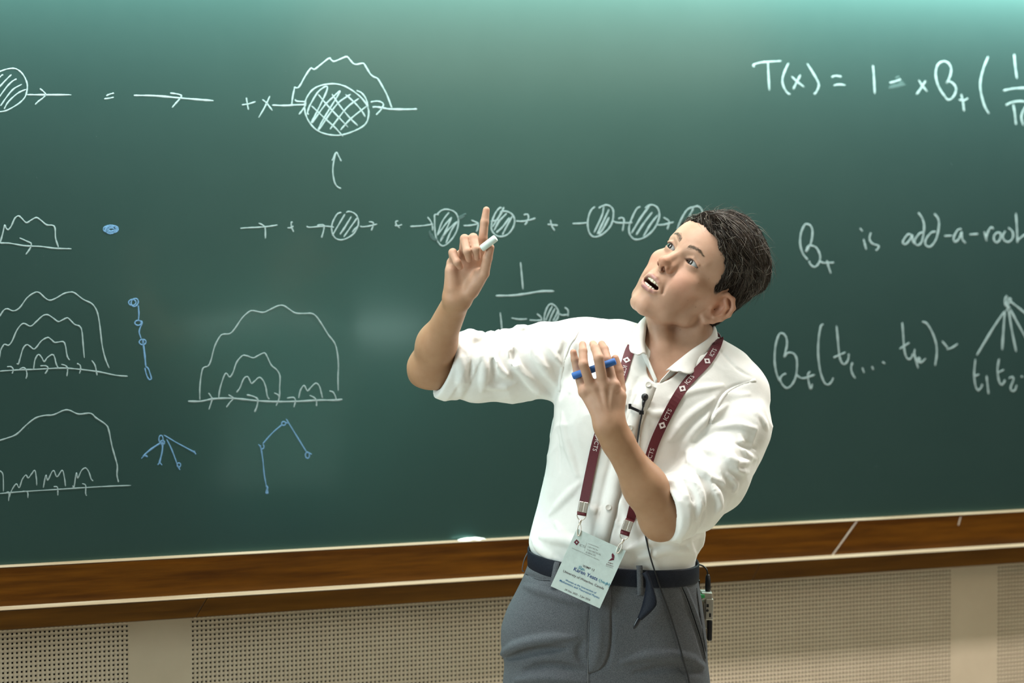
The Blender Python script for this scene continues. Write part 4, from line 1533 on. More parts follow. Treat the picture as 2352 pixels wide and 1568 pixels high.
# ------------------------------------------------------------------ clothes
def mat_shirt():
    m, nt, b = new_mat('white_cotton_shirt')
    noise_col(nt, b, (.79, .785, .755, 1), (.83, .825, .795, 1), 30, 5)
    b.inputs['Roughness'].default_value = .85
    b.inputs['Specular IOR Level'].default_value = .2
    b.inputs['Sheen Weight'].default_value = .15
    tc = nt.nodes.new('ShaderNodeTexCoord')
    n1 = nt.nodes.new('ShaderNodeTexNoise')
    n1.inputs['Scale'].default_value = 60
    n1.inputs['Detail'].default_value = 3
    n1.inputs['Distortion'].default_value = .15
    n2 = nt.nodes.new('ShaderNodeTexNoise')
    n2.inputs['Scale'].default_value = 900
    ad = nt.nodes.new('ShaderNodeMath')
    ad.operation = 'MULTIPLY_ADD'
    ad.inputs[1].default_value = .08
    bp = nt.nodes.new('ShaderNodeBump')
    bp.inputs['Strength'].default_value = .14
    bp.inputs['Distance'].default_value = .004
    nt.links.new(tc.outputs['Object'], n1.inputs['Vector'])
    nt.links.new(tc.outputs['Object'], n2.inputs['Vector'])
    nt.links.new(n2.outputs['Fac'], ad.inputs[0])
    nt.links.new(n1.outputs['Fac'], ad.inputs[2])
    nt.links.new(ad.outputs[0], bp.inputs['Height'])
    nt.links.new(bp.outputs[0], b.inputs['Normal'])
    return m


def mat_cloth(name, c1, c2, scale, rough=.9, bs=.25, spec=.15):
    m, nt, b = new_mat(name)
    noise_col(nt, b, c1, c2, scale, 3, lo=.38, hi=.62)
    b.inputs['Roughness'].default_value = rough
    b.inputs['Specular IOR Level'].default_value = spec
    bump(nt, b, scale * 1.3, bs, .0006)
    return m


MAT['shirt'] = mat_shirt()
MAT['trouser'] = mat_cloth('grey_wool_trousers', (.058, .062, .070, 1), (.135, .142, .156, 1), 900)
MAT['belt'] = mat_cloth('navy_webbing_belt', (.006, .008, .014, 1), (.014, .017, .026, 1), 700, .6, .2)


def shirt_base(P):
    d = torso(P)
    # shoulders / yoke
    d = smin(d, chain(P, [q(1500, 824, -.030), q(1410, 806, -.018), SHR + np.array((.012, -.002, -.004))], [.056, .060, .066], .02), .032)
    d = smin(d, chain(P, [q(1600, 834, -.030), q(1660, 874, -.014), SHL], [.058, .062, .066], .02), .034)
    d = smin(d, ell_sdf(P, q(1395, 950, .055), (.075, .085, .055)), .05)
    d = smin(d, ell_sdf(P, q(1590, 985, .055), (.075, .085, .055)), .05)
    return d


def sleeve_r(P):
    d = chain(P, [SHR + np.array((.02, 0, 0)), q(1235, 822, .010), q(1150, 835, .030), q(1085, 838, .045), q(1022, 845, .055)], [.068, .066, .062, .060, .057], .02)
    # the slack of the sleeve hangs below the arm
    d = smin(d, chain(P, [q(1260, 860, .004), q(1180, 868, .02), q(1100, 868, .04), q(1035, 868, .05)], [.050, .046, .044, .038], .02), .02)
    return d


def sleeve_l(P):
    d = chain(P, [SHL, q(1688, 985, .040), q(1640, 1075, .090), q(1592, 1140, .130), q(1548, 1172, .158)], [.068, .069, .068, .062, .058], .02)
    d = smin(d, chain(P, [q(1700, 1040, .045), q(1652, 1115, .085), q(1590, 1170, .125)], [.042, .048, .046], .02), .02)
    return d


_FOLDS = {}


def fold_list(f, items, gain=1.35):
    """pixel poly-lines dropped onto a field; ridge (+) or groove (-)"""
    out = []
    for pl, r, amp in items:
        if gain != 1 and abs(amp) > .0021: amp, r = amp * gain, r * .85
        pp = catmull(pl, 4)
        T = trace(f, pp[:, 0], pp[:, 1])
        n = len(T)
        tap = np.interp(np.linspace(0, 1, n), [0, .25, .75, 1], [.35, 1, 1, .35])
        g = grad(f, T)
        rr = r * tap
        if amp > 0:
            C = T - g * (rr - amp * tap)[:, None]
        else:
            C = T + g * (rr + amp * tap)[:, None]
        out.append((C, rr, amp))
    return out


def apply_folds(P, d, fl, k=.0045):
    if len(fl) == 0: return d
    pl, ph = P.min(0), P.max(0)
    for C, rr, amp in fl:
        lo, hi = C.min(0) - .035, C.max(0) + .035
        if (pl > hi).any() or (ph < lo).any():
            continue
        near = np.all((P > lo) & (P < hi), axis=1)
        if not near.any():
            continue
        e = chain(P[near], C, rr)
        if amp > 0:
            d[near] = smin(d[near], e, k)
        else:
            d[near] = smax(d[near], -e, k)
    return d


# creases, traced from the photograph ----------------------------------------
F_SLR = [  # raised sleeve
    ([(1052, 800), (1062, 850), (1060, 895)], .010, .005), ([(1100, 800), (1112, 845), (1108, 898)], .012, .006), ([(1128, 812), (1150, 850), (1172, 868)], .010, .006),
    ([(1158, 790), (1190, 840), (1225, 885), (1262, 910)], .012, .007), ([(1205, 775), (1240, 830), (1275, 880)], .011, .006), ([(1240, 770), (1262, 800), (1290, 840)], .010, .005),
    ([(1178, 758), (1215, 755)], .010, .007), ([(1085, 785), (1110, 772)], .009, .006), ([(1130, 770), (1165, 765)], .009, .006),
    ([(1105, 880), (1140, 890), (1185, 880)], .009, .004), ([(1180, 800), (1180, 835)], .012, -.004), ([(1135, 870), (1132, 820)], .010, -.004), ([(1080, 880), (1082, 820)], .008, -.003),
    ([(1280, 760), (1285, 790), (1275, 815)], .010, .004), ([(1310, 745), (1318, 790), (1300, 850), (1280, 900)], .008, .003)]
F_SLL = [  # rolled sleeve over the bent arm
    ([(1600, 1005), (1640, 985), (1690, 975), (1735, 985)], .010, .005), ([(1595, 1010), (1585, 1050), (1605, 1080), (1660, 1110)], .012, .007),
    ([(1660, 1040), (1690, 1062), (1725, 1060)], .010, .006), ([(1700, 1000), (1712, 1040), (1735, 1055)], .009, .005), ([(1640, 1115), (1652, 1150), (1645, 1180)], .010, .006),
    ([(1575, 1070), (1600, 1110), (1610, 1150), (1600, 1190)], .011, .006), ([(1530, 1105), (1560, 1120), (1590, 1165)], .010, .005), ([(1672, 1090), (1690, 1110), (1685, 1130)], .009, .005),
    ([(1605, 945), (1660, 915), (1720, 905)], .009, .003), ([(1615, 1035), (1650, 1060)], .010, -.004), ([(1560, 1085), (1585, 1130), (1590, 1170)], .008, -.003),
    ([(1720, 930), (1750, 960), (1762, 985)], .010, .003), ([(1690, 1020), (1735, 1030)], .007, -.003), ([(1680, 1075), (1720, 1085)], .008, .004)]
F_TOR = [  # body of the shirt
    ([(1262, 1180), (1290, 1150), (1330, 1110)], .012, .004), ([(1240, 1232), (1300, 1240), (1360, 1262)], .016, .006), ([(1222, 1235), (1245, 1265), (1290, 1290)], .014, .005),
    ([(1275, 1200), (1300, 1235), (1320, 1255)], .010, .004), ([(1290, 950), (1300, 1010), (1325, 1090)], .012, .004), ([(1410, 1130), (1440, 1180), (1425, 1230)], .012, .003),
    ([(1440, 1262), (1500, 1240), (1560, 1240), (1610, 1225)], .012, .005), ([(1470, 1280), (1540, 1262), (1600, 1268)], .012, .005), ([(1600, 1190), (1612, 1230), (1602, 1270)], .012, .006),
    ([(1590, 1200), (1580, 1240), (1598, 1280)], .008, .005), ([(1540, 1010), (1580, 960), (1640, 915)], .012, .004), ([(1560, 1050), (1600, 985), (1670, 930)], .011, .004),
    ([(1335, 745), (1352, 775), (1362, 800)], .010, .004), ([(1372, 742), (1358, 762), (1365, 800)], .007, -.003), ([(1395, 760), (1420, 780), (1440, 800)], .010, .003),
    ([(1280, 1000), (1285, 1080)], .009, -.003), ([(1310, 900), (1300, 860), (1320, 815)], .009, .003), ([(1540, 915), (1600, 895), (1660, 885)], .010, .003),
    ([(1345, 1170), (1390, 1175), (1420, 1205)], .012, .003), ([(1400, 905), (1420, 930), (1440, 930)], .010, .003), ([(1470, 930), (1500, 950), (1540, 945)], .009, .003)]


def neck_cut(P):
    """opening of the collar: a wedge around the neck running down to the first button"""
    d = chain(P, [hw((0, -.06, -.10)), q(1570, 790, .0)], [.066, .066], .01)
    d = smin(d, chain(P, [q(1568, 775, -.012), q(1562, 812, .018)], [.072, .058], .01), .02)
    d = smin(d, chain(P, [q(1545, 815, .060), q(1518, 845, .095), q(1498, 872, .120)], [.046, .028, .008], .01), .016)
    return d


# sleeve ends: cloth only on the shoulder side of these planes
CR_P = q(1024, 842, .055)
CR_N = np.array((-.90, .36, .22))
CR_N /= np.linalg.norm(CR_N)
CL_P = q(1514, 1168, .168)
CL_N = np.array((-.80, -.16, .58))
CL_N /= np.linalg.norm(CL_N)


def crease(P, a, b, freq, seed):
    """wandering sharp ridges running across the direction a-b, 0..1"""
    ax = unit3(np.asarray(b) - np.asarray(a)).astype(f32)
    u = (P @ ax) * freq + 1.9 * vnoise(P, 26, seed) + 0.9 * vnoise(P, 60, seed + 7)
    rdg = 1 - np.abs(np.sin(u))
    env = np.clip(.5 + .9 * vnoise(P, 22, seed + 3), 0, 1)
    return rdg ** 2 * env


def unit3(v):
    return v / np.linalg.norm(v)


def shirt_all(P, cuffs=True):
    d = apply_folds(P, shirt_base(P), _FOLDS.get('t', []))
    r = apply_folds(P, sleeve_r(P), _FOLDS.get('r', []))
    l = apply_folds(P, sleeve_l(P), _FOLDS.get('l', []))
    r = r + .0014 * vnoise(P, 95, 31) - .0040 * crease(P, SHR, ELR, 62, 51)
    l = l + .0014 * vnoise(P, 95, 32) - .0036 * crease(P, SHL, ELL, 58, 52)
    d = d + .0010 * vnoise(P, 60, 33) - .0022 * crease(P, q(1690, 760), q(1330, 1330), 34, 53)
    if cuffs:
        for (c, n, which) in ((CR_P, CR_N, 0), (CL_P, CL_N, 1)):
            z = (P - c.astype(f32)) @ n.astype(f32)
            band = np.clip((z + .048) / .004, 0, 1) * .0034 + np.clip((z + .026) / .003, 0, 1) * .0018
            e = (l if which else r) - band
            e = smax(e, z, .004)
            core = chain(P, [c - n * .030, c + n * .08], [.050 if which else .047, .056 if which else .054])
            e = smax(e, -core, .003)
            if which: l = e
            else: r = e
    d = smin(d, r, .016)
    d = smin(d, l, .010)
    return d


def shirt_sdf(P):
    return smax(shirt_all(P), -neck_cut(P), .004)


def solid_pts(P):
    return np.minimum(shirt_sdf(P), np.minimum(arm_l(P), arm_r(P)))


def build_shirt():
    _FOLDS['r'] = fold_list(sleeve_r, F_SLR)
    _FOLDS['l'] = fold_list(sleeve_l, F_SLL)
    seams = [([(1330, 738), (1305, 790), (1290, 850), (1282, 910)], .0035, -.0016), ([(1738, 872), (1700, 884), (1660, 905), (1632, 960), (1620, 1000)], .0035, -.0016),
             ([(1503, 880), (1486, 935), (1463, 1000), (1436, 1080), (1416, 1165), (1394, 1250), (1382, 1300)], .0030, -.0014),
             ([(1466, 868), (1452, 900), (1428, 980), (1402, 1060), (1382, 1140), (1362, 1230), (1350, 1300)], .0030, -.0014),
             ([(1650, 800), (1690, 845), (1735, 872)], .0030, -.0014)]
    _FOLDS['t'] = fold_list(shirt_base, F_TOR + seams)
    lo, hi = bounds([q(985, 720, -.06), q(1790, 1340, .25), q(1400, 1340, -.17), q(1400, 700, .25)], .006)
    V, Q = sculpt(shirt_sdf, lo, hi, .0029)
    V = smooth_mesh(V, Q, 1, .3)
    o = pmesh('shirt', V, Q, MAT['shirt'])
    tag(o, 'white cotton shirt with rolled sleeves')
    return o


def frame_mesh(C, N, T, prof):
    """sweep: centre points, outward normals, sideways vectors, profile of (side, out)"""
    n, k = len(C), len(prof)
    V = np.concatenate([[C[i] + T[i] * s + N[i] * h for (s, h) in prof] for i in range(n)])
    Q = [(i * k + j, i * k + (j + 1) % k, (i + 1) * k + (j + 1) % k, (i + 1) * k + j) for i in range(n - 1) for j in range(k)]
    return V, Q


def strap_on(f, pl, w, th, lift=.001, n=6, cap=True, sm=3, side=None):
    """flat band laid on a field along a pixel poly-line -> V, Q"""
    pp = catmull(pl, n)
    T3 = trace(f, pp[:, 0], pp[:, 1])
    for _ in range(sm):
        T3[1:-1] = .25 * T3[:-2] + .5 * T3[1:-1] + .25 * T3[2:]
    N = grad(f, T3, .006)
    for _ in range(sm):
        N[1:-1] = N[:-2] + 2 * N[1:-1] + N[2:]
    N /= np.linalg.norm(N, axis=1)[:, None]
    d = np.gradient(T3, axis=0)
    d /= np.linalg.norm(d, axis=1)[:, None]
    Sd = np.cross(d, N)
    Sd /= np.linalg.norm(Sd, axis=1)[:, None]
    C = T3 + N * lift
    V, Q = frame_mesh(C, N, Sd, [(-w / 2, 0), (w / 2, 0), (w / 2, th), (-w / 2, th)])
    k = len(C)
    if cap:
        Q = list(Q) + [(0, 3, 2, 1), ((k - 1) * 4, (k - 1) * 4 + 1, (k - 1) * 4 + 2, (k - 1) * 4 + 3)]
    return V, np.array(Q), C, N, Sd


def build_collar(parent):
    # fold line of the collar around the neck and outer edge of the leaf: (px, py, dz)
    fold = [(1484, 814, .100), (1479, 788, .084), (1483, 755, .050), (1492, 728, .002), (1525, 712, -.050), (1572, 708, -.078), (1618, 728, -.060), (1637, 752, -.014), (1622, 780, .032), (1588, 804, .066), (1555, 830, .092), (1530, 851, .108)]
    edge = [(1464, 815, .114), (1446, 803, .102), (1453, 768, .060), (1474, 738, .004), (1512, 722, -.070), (1572, 732, -.112), (1632, 756, -.094), (1645, 778, -.030), (1634, 796, .028), (1606, 832, .068), (1588, 858, .104), (1560, 853, .116)]
    top = [(1509, 872, .112), (1494, 836, .100), (1481, 800, .082), (1483, 760, .050), (1492, 732, .002), (1525, 716, -.050), (1572, 712, -.078), (1618, 732, -.060), (1637, 757, -.016), (1624, 786, .030), (1590, 810, .066), (1552, 838, .094), (1519, 872, .112)]
    A_f = catmull([q(*p) for p in fold], 8)
    B_f = catmull([q(*p) for p in edge], 8)
    n, k = len(A_f), 9
    mid = (A_f.mean(0))
    G = np.zeros((n, k, 3))
    for j in range(k):
        t = j / (k - 1)
        c = A_f * (1 - t) + B_f * t
        out = c - mid
        out[:, 1] = 0
        out /= np.maximum(np.linalg.norm(out, axis=1), 1e-6)[:, None]
        G[:, j] = c + out * (.006 * math.sin(math.pi * t)) + np.array((0, .004 * math.sin(math.pi * min(1, t * 2)) * (1 - t), 0))
    V = G.reshape(-1, 3)
    Q = np.array([(i * k + j, i * k + j + 1, (i + 1) * k + j + 1, (i + 1) * k + j) for i in range(n - 1) for j in range(k - 1)])
    o = pmesh('collar', V, Q, MAT['shirt'], parent)
    m = o.modifiers.new('thick', 'SOLIDIFY')
    m.thickness = .0022
    m.offset = 0
    # stand of the collar inside
    low = [(1506, 882, .108), (1490, 848, .094), (1474, 812, .072), (1472, 780, .040), (1482, 752, -.010), (1520, 745, -.062), (1575, 752, -.090), (1628, 772, -.070), (1644, 800, -.02), (1622, 826, .030), (1586, 842, .066), (1548, 860, .092), (1512, 884, .110)]
    C_f = catmull([q(*p) for p in low], 8)
    T_f = catmull([q(*p) for p in top], 8)
    n = len(T_f)
    G = np.stack([T_f * (1 - t) + C_f * t for t in np.linspace(0, 1, 4)], 1)
    k = 4
    Q = np.array([(i * k + j, i * k + j + 1, (i + 1) * k + j + 1, (i + 1) * k + j) for i in range(n - 1) for j in range(k - 1)])
    o2 = pmesh('collar_stand', G.reshape(-1, 3), Q, MAT['shirt'], parent)
    m = o2.modifiers.new('thick', 'SOLIDIFY')
    m.thickness = .002
    m.offset = 0


def build_bands(parent):
    # button band and shoulder seams
    V, Q, C, N, Sd = strap_on(shirt_sdf, [(1492, 884), (1487, 895), (1468, 940), (1446, 1002), (1419, 1082), (1399, 1166), (1379, 1250), (1368, 1298)], .029, .0012, .0002, 10, True, 2)
    pmesh('button_band', V, Q, MAT['shirt'], parent, False)
    for pl in ([(1328, 758), (1316, 778), (1304, 800), (1290, 850), (1284, 900)], [(1736, 872), (1706, 881), (1668, 902), (1644, 940), (1632, 972)]):
        V, Q, C, N, Sd = strap_on(shirt_sdf, pl, .0080, .0005, .0000, 8, True, 1)
        pmesh('seam_band', V, Q, MAT['shirt'], parent, False)


MAT['button'] = simple('pearl_button', (.66, .65, .60, 1), .25)


def build_buttons(parent):
    TT = trace(shirt_sdf, [1489, 1446, 1418, 1397], [884, 982, 1075, 1166])
    for T, N in zip(TT[:, None], grad(shirt_sdf, TT, .008)):
        t = np.cross(N, (0, 1, 0))
        t /= np.linalg.norm(t)
        b = np.cross(N, t)
        V, Q = lathe_z([(.0002, .0012), (.0016, .0011), (.0042, .0014), (.0056, .0024), (.0062, .0016), (.0062, .0), (.0002, -.0008)], 20)
        P = T[0] + N * .0022 + V[:, :1] * t + V[:, 1:2] * b + V[:, 2:] * N
        pmesh('button', P, Q, MAT['button'], parent)


def seam_tube(C, r, n=6):
    d = np.gradient(C, axis=0)
    d /= np.linalg.norm(d, axis=1)[:, None]
    a = np.cross(d, (0.3, 0.1, 1.0))
    a /= np.linalg.norm(a, axis=1)[:, None]
    b = np.cross(d, a)
    V = np.concatenate([[C[i] + (a[i] * math.cos(t) + b[i] * math.sin(t)) * r for t in np.arange(n) * 2 * math.pi / n] for i in range(len(C))])
    Q = np.array([(i * n + k, i * n + (k + 1) % n, (i + 1) * n + (k + 1) % n, (i + 1) * n + k) for i in range(len(C) - 1) for k in range(n)])
    return V, Q


# trousers ---------------------------------------------------------------------
_tr = [(1250, 1222, 1592, .118, .004), (1290, 1214, 1597, .120, .005), (1330, 1199, 1603, .124, .004), (1365, 1182, 1608, .128, .002), (1400, 1164, 1613, .131, -.002), (1440, 1151, 1619, .133, -.006),
       (1480, 1151, 1624, .131, -.006), (1530, 1160, 1624, .124, -.004), (1575, 1162, 1624, .119, -.002), (1625, 1164, 1624, .114, 0), (1680, 1166, 1622, .108, 0)]
_y2 = np.array([q(1420, r[0])[1] for r in _tr])
_c2 = np.array([(q(r[1], r[0])[0] + q(r[2], r[0])[0]) / 2 for r in _tr])
_a2 = np.array([(q(r[2], r[0])[0] - q(r[1], r[0])[0]) / 2 for r in _tr])
_b2 = np.array([r[3] for r in _tr])
_z2 = np.array([r[4] for r in _tr])
_o2 = np.argsort(_y2)
_y2, _c2, _a2, _b2, _z2 = (k[_o2] for k in (_y2, _c2, _a2, _b2, _z2))
_wl, _wr, _wf = q(1222, 1258, 0), q(1592, 1288, 0), q(1372, 1301, .122)
WSX = (_wr[1] - _wl[1]) / (_wr[0] - _wl[0])
WSZ = (_wf[1] - (_wl[1] + WSX * (_wf[0] - _wl[0]))) / _wf[2]


def waist_y(x, z):
    return _wl[1] + WSX * (x - _wl[0]) + WSZ * z


def hips(P):
    y = P[:, 1]
    c, a, b, z0 = (interp(y, _y2, k).astype(f32) for k in (_c2, _a2, _b2, _z2))
    u, v = np.abs((P[:, 0] - c) / a), np.abs((P[:, 2] - z0) / b)
    return ((u ** 2.3 + v ** 2.3) ** (1 / 2.3) - 1) * np.minimum(a, b) * .92


def trouser_base(P):
    d = smax(hips(P), q(1400, 1618)[1] - P[:, 1], .05)
    yc = q(1400, 1640)[1]
    for sx, fx in ((-1, -.02), (1, .02)):
        hx = q(1276 if sx < 0 else 1508, 1620)[0]
        leg = chain(P, [(hx, yc + .05, 0), (hx + fx * .4, yc - .08, .004), (hx + fx, .50, .02), (hx + fx * 1.5, .07, -.02)], [.098, .094, .078, .066], .03)
        d = smin(d, np.maximum(leg, .035 - P[:, 1]), .025)
    return d


def trouser_sdf(P):
    d = apply_folds(P, trouser_base(P), _FOLDS.get('tr', []), .006)
    d = d + .0008 * vnoise(P, 45, 41)
    return smax(d, P[:, 1] - waist_y(P[:, 0], P[:, 2]).astype(f32), .003)


F_TR = [([(1152, 1502), (1190, 1482), (1250, 1468), (1320, 1462)], .012, .006), ([(1165, 1512), (1230, 1496), (1300, 1488)], .010, -.005), ([(1205, 1540), (1270, 1528), (1340, 1540)], .012, -.004),
        ([(1185, 1562), (1260, 1556), (1345, 1566)], .012, .004), ([(1430, 1520), (1500, 1505), (1580, 1512), (1615, 1530)], .014, .004), ([(1460, 1545), (1540, 1532), (1610, 1545)], .011, -.003),
        ([(1357, 1395), (1353, 1450), (1351, 1545)], .0026, -.0018), ([(1403, 1415), (1403, 1475), (1392, 1525), (1355, 1546)], .0030, -.0020), ([(1378, 1420), (1376, 1470), (1368, 1520)], .010, .003),
        ([(1564, 1344), (1592, 1420), (1615, 1500), (1622, 1522)], .0030, -.0022), ([(1572, 1344), (1600, 1420), (1621, 1490)], .006, .003),
        ([(1208, 1318), (1235, 1330), (1262, 1332)], .003, -.0016), ([(1205, 1345), (1260, 1362), (1330, 1385)], .012, .003), ([(1600, 1365), (1612, 1440), (1624, 1500)], .003, -.002),
        ([(1340, 1470), (1330, 1500), (1345, 1530)], .010, -.003)]


def build_trousers():
    _FOLDS['tr'] = fold_list(trouser_base, F_TR, 1.7)
    lo, hi = bounds([q(1130, 1240, -.15), q(1650, 1570, .16)], .005)
    lo[1] = q(1400, 1700)[1]
    V, Q = sculpt(trouser_sdf, lo - .0, hi, .0032)
    o = pmesh('trousers', V, Q, MAT['trouser'])
    tag(o, 'grey wool trousers')
    # fly flap, seams and pocket edges
    def patch(nm, rows, off, th):
        G = []
        for (yy, xa_, xb_) in rows:
            xs = np.linspace(xa_, xb_, 9)
            T = trace(trouser_sdf, xs, np.full(9, yy))
            G.append(T + grad(trouser_sdf, T, .006) * off)
        G = np.array(G)
        n, k = G.shape[:2]
        Qp = np.array([(i * k + j, i * k + j + 1, (i + 1) * k + j + 1, (i + 1) * k + j) for i in range(n - 1) for j in range(k - 1)])
        e = pmesh(nm, G.reshape(-1, 3), Qp, MAT['trouser'], o)
        m = e.modifiers.new('thick', 'SOLIDIFY')
        m.thickness = th
        m.offset = 0
        return e
    patch('fly_flap', [(1345, 1357, 1404), (1380, 1356, 1404), (1415, 1354, 1403), (1450, 1353, 1403), (1480, 1352, 1401), (1505, 1351, 1396), (1525, 1351, 1387), (1538, 1350, 1374), (1546, 1350, 1354)], .0012, .0022)
    def seam(nm, pl, r, mat, off=.0006):
        pp = catmull(pl, 8)
        T = trace(trouser_sdf, pp[:, 0], pp[:, 1])
        T = T + grad(trouser_sdf, T, .006) * off
        for _ in range(4):
            T[1:-1] = .25 * T[:-2] + .5 * T[1:-1] + .25 * T[2:]
        v, qd = seam_tube(T, r)
        return pmesh(nm, v, qd, mat, o)
    dk = simple('dark_seam_shadow_gap', (.012, .012, .014, 1), .95, spec=.0)  # dark tubes: shade of the pocket gap and seams put into colour
    lt = simple('grey_seam_thread', (.17, .175, .18, 1), .8)
    seam('fly_seam', [(1354, 1400), (1352, 1460), (1350, 1548), (1349, 1580)], .0005, lt, .0028)
    seam('pocket_edge', [(1560, 1340), (1572, 1365), (1590, 1415), (1608, 1470), (1619, 1515)], .0006, lt, .0008)
    seam('pocket_gap_shade', [(1563, 1343), (1576, 1368), (1594, 1418), (1611, 1472), (1620, 1512)], .0009, dk, .0002)
    seam('side_seam', [(1600, 1350), (1606, 1400), (1614, 1450), (1621, 1495)], .0006, dk, .0002)
    seam('waistband_seam', [(1208, 1318), (1235, 1331), (1266, 1334)], .0006, dk, .0002)
    seam('waistband_seam', [(1495, 1344), (1530, 1340), (1562, 1334)], .0006, dk, .0002)
    lo2, hi2 = lo.copy(), hi.copy()
    lo2[1], hi2[1] = .0, lo[1] + .004
    V2, Q2 = sculpt(trouser_sdf, lo2, hi2, .010)
    pmesh('trouser_legs', V2, Q2, MAT['trouser'], o)
    # shoes, outside the picture, so that the figure stands on the floor
    sm = simple('black_leather_shoe', (.012, .011, .010, 1), .35)
    for sx in (-1, 1):
        hx = q(1276 if sx < 0 else 1508, 1620)[0] + sx * .03

        def shoe(P):
            d = chain(P, [(hx, .045, -.05), (hx + sx * .01, .040, .05), (hx + sx * .02, .030, .145)], [.045, .042, .030], .02)
            d = smin(d, chain(P, [(hx, .10, -.035), (hx, .05, -.03)], [.048, .046], .01), .02)
            d = smin(d, np.maximum(chain(P * np.array((1, 0, 1), f32), [(hx, 0, -.055), (hx + sx * .02, 0, .15)], [.047, .042]), np.abs(P[:, 1] - .011) - .011), .004)
            return np.maximum(d, -P[:, 1])
        V, Q = sculpt(shoe, (hx - .08, -.01, -.13), (hx + .09, .17, .21), .005)
        pmesh('shoe', V, Q, sm)
    return o


def ring_pts(y_off, out, n=96):
    """closed curve around the waist, y_off below the waist edge"""
    pts, nr = [], []
    for k in range(n):
        t = 2 * math.pi * k / n
        x, z = 0.0, 0.0
        yy = _wl[1]
        for _ in range(6):
            c, a, b, z0 = (float(interp(yy, _y2, s_)) for s_ in (_c2, _a2, _b2, _z2))
            ct, st = math.cos(t), math.sin(t)
            e = 2 / 2.3
            x = c + (a + out) * math.copysign(abs(ct) ** e, ct)
            z = z0 + (b + out) * math.copysign(abs(st) ** e, st)
            yy = float(waist_y(x, z)) - y_off
        pts.append((x, yy, z))
    P = np.array(pts)
    d = np.roll(P, -1, 0) - np.roll(P, 1, 0)
    d /= np.linalg.norm(d, axis=1)[:, None]
    N = np.cross(d, (0, 1, 0))
    N /= np.linalg.norm(N, axis=1)[:, None]
    if (N[0] @ (P[0] - P.mean(0))) < 0: N = -N
    return P, N


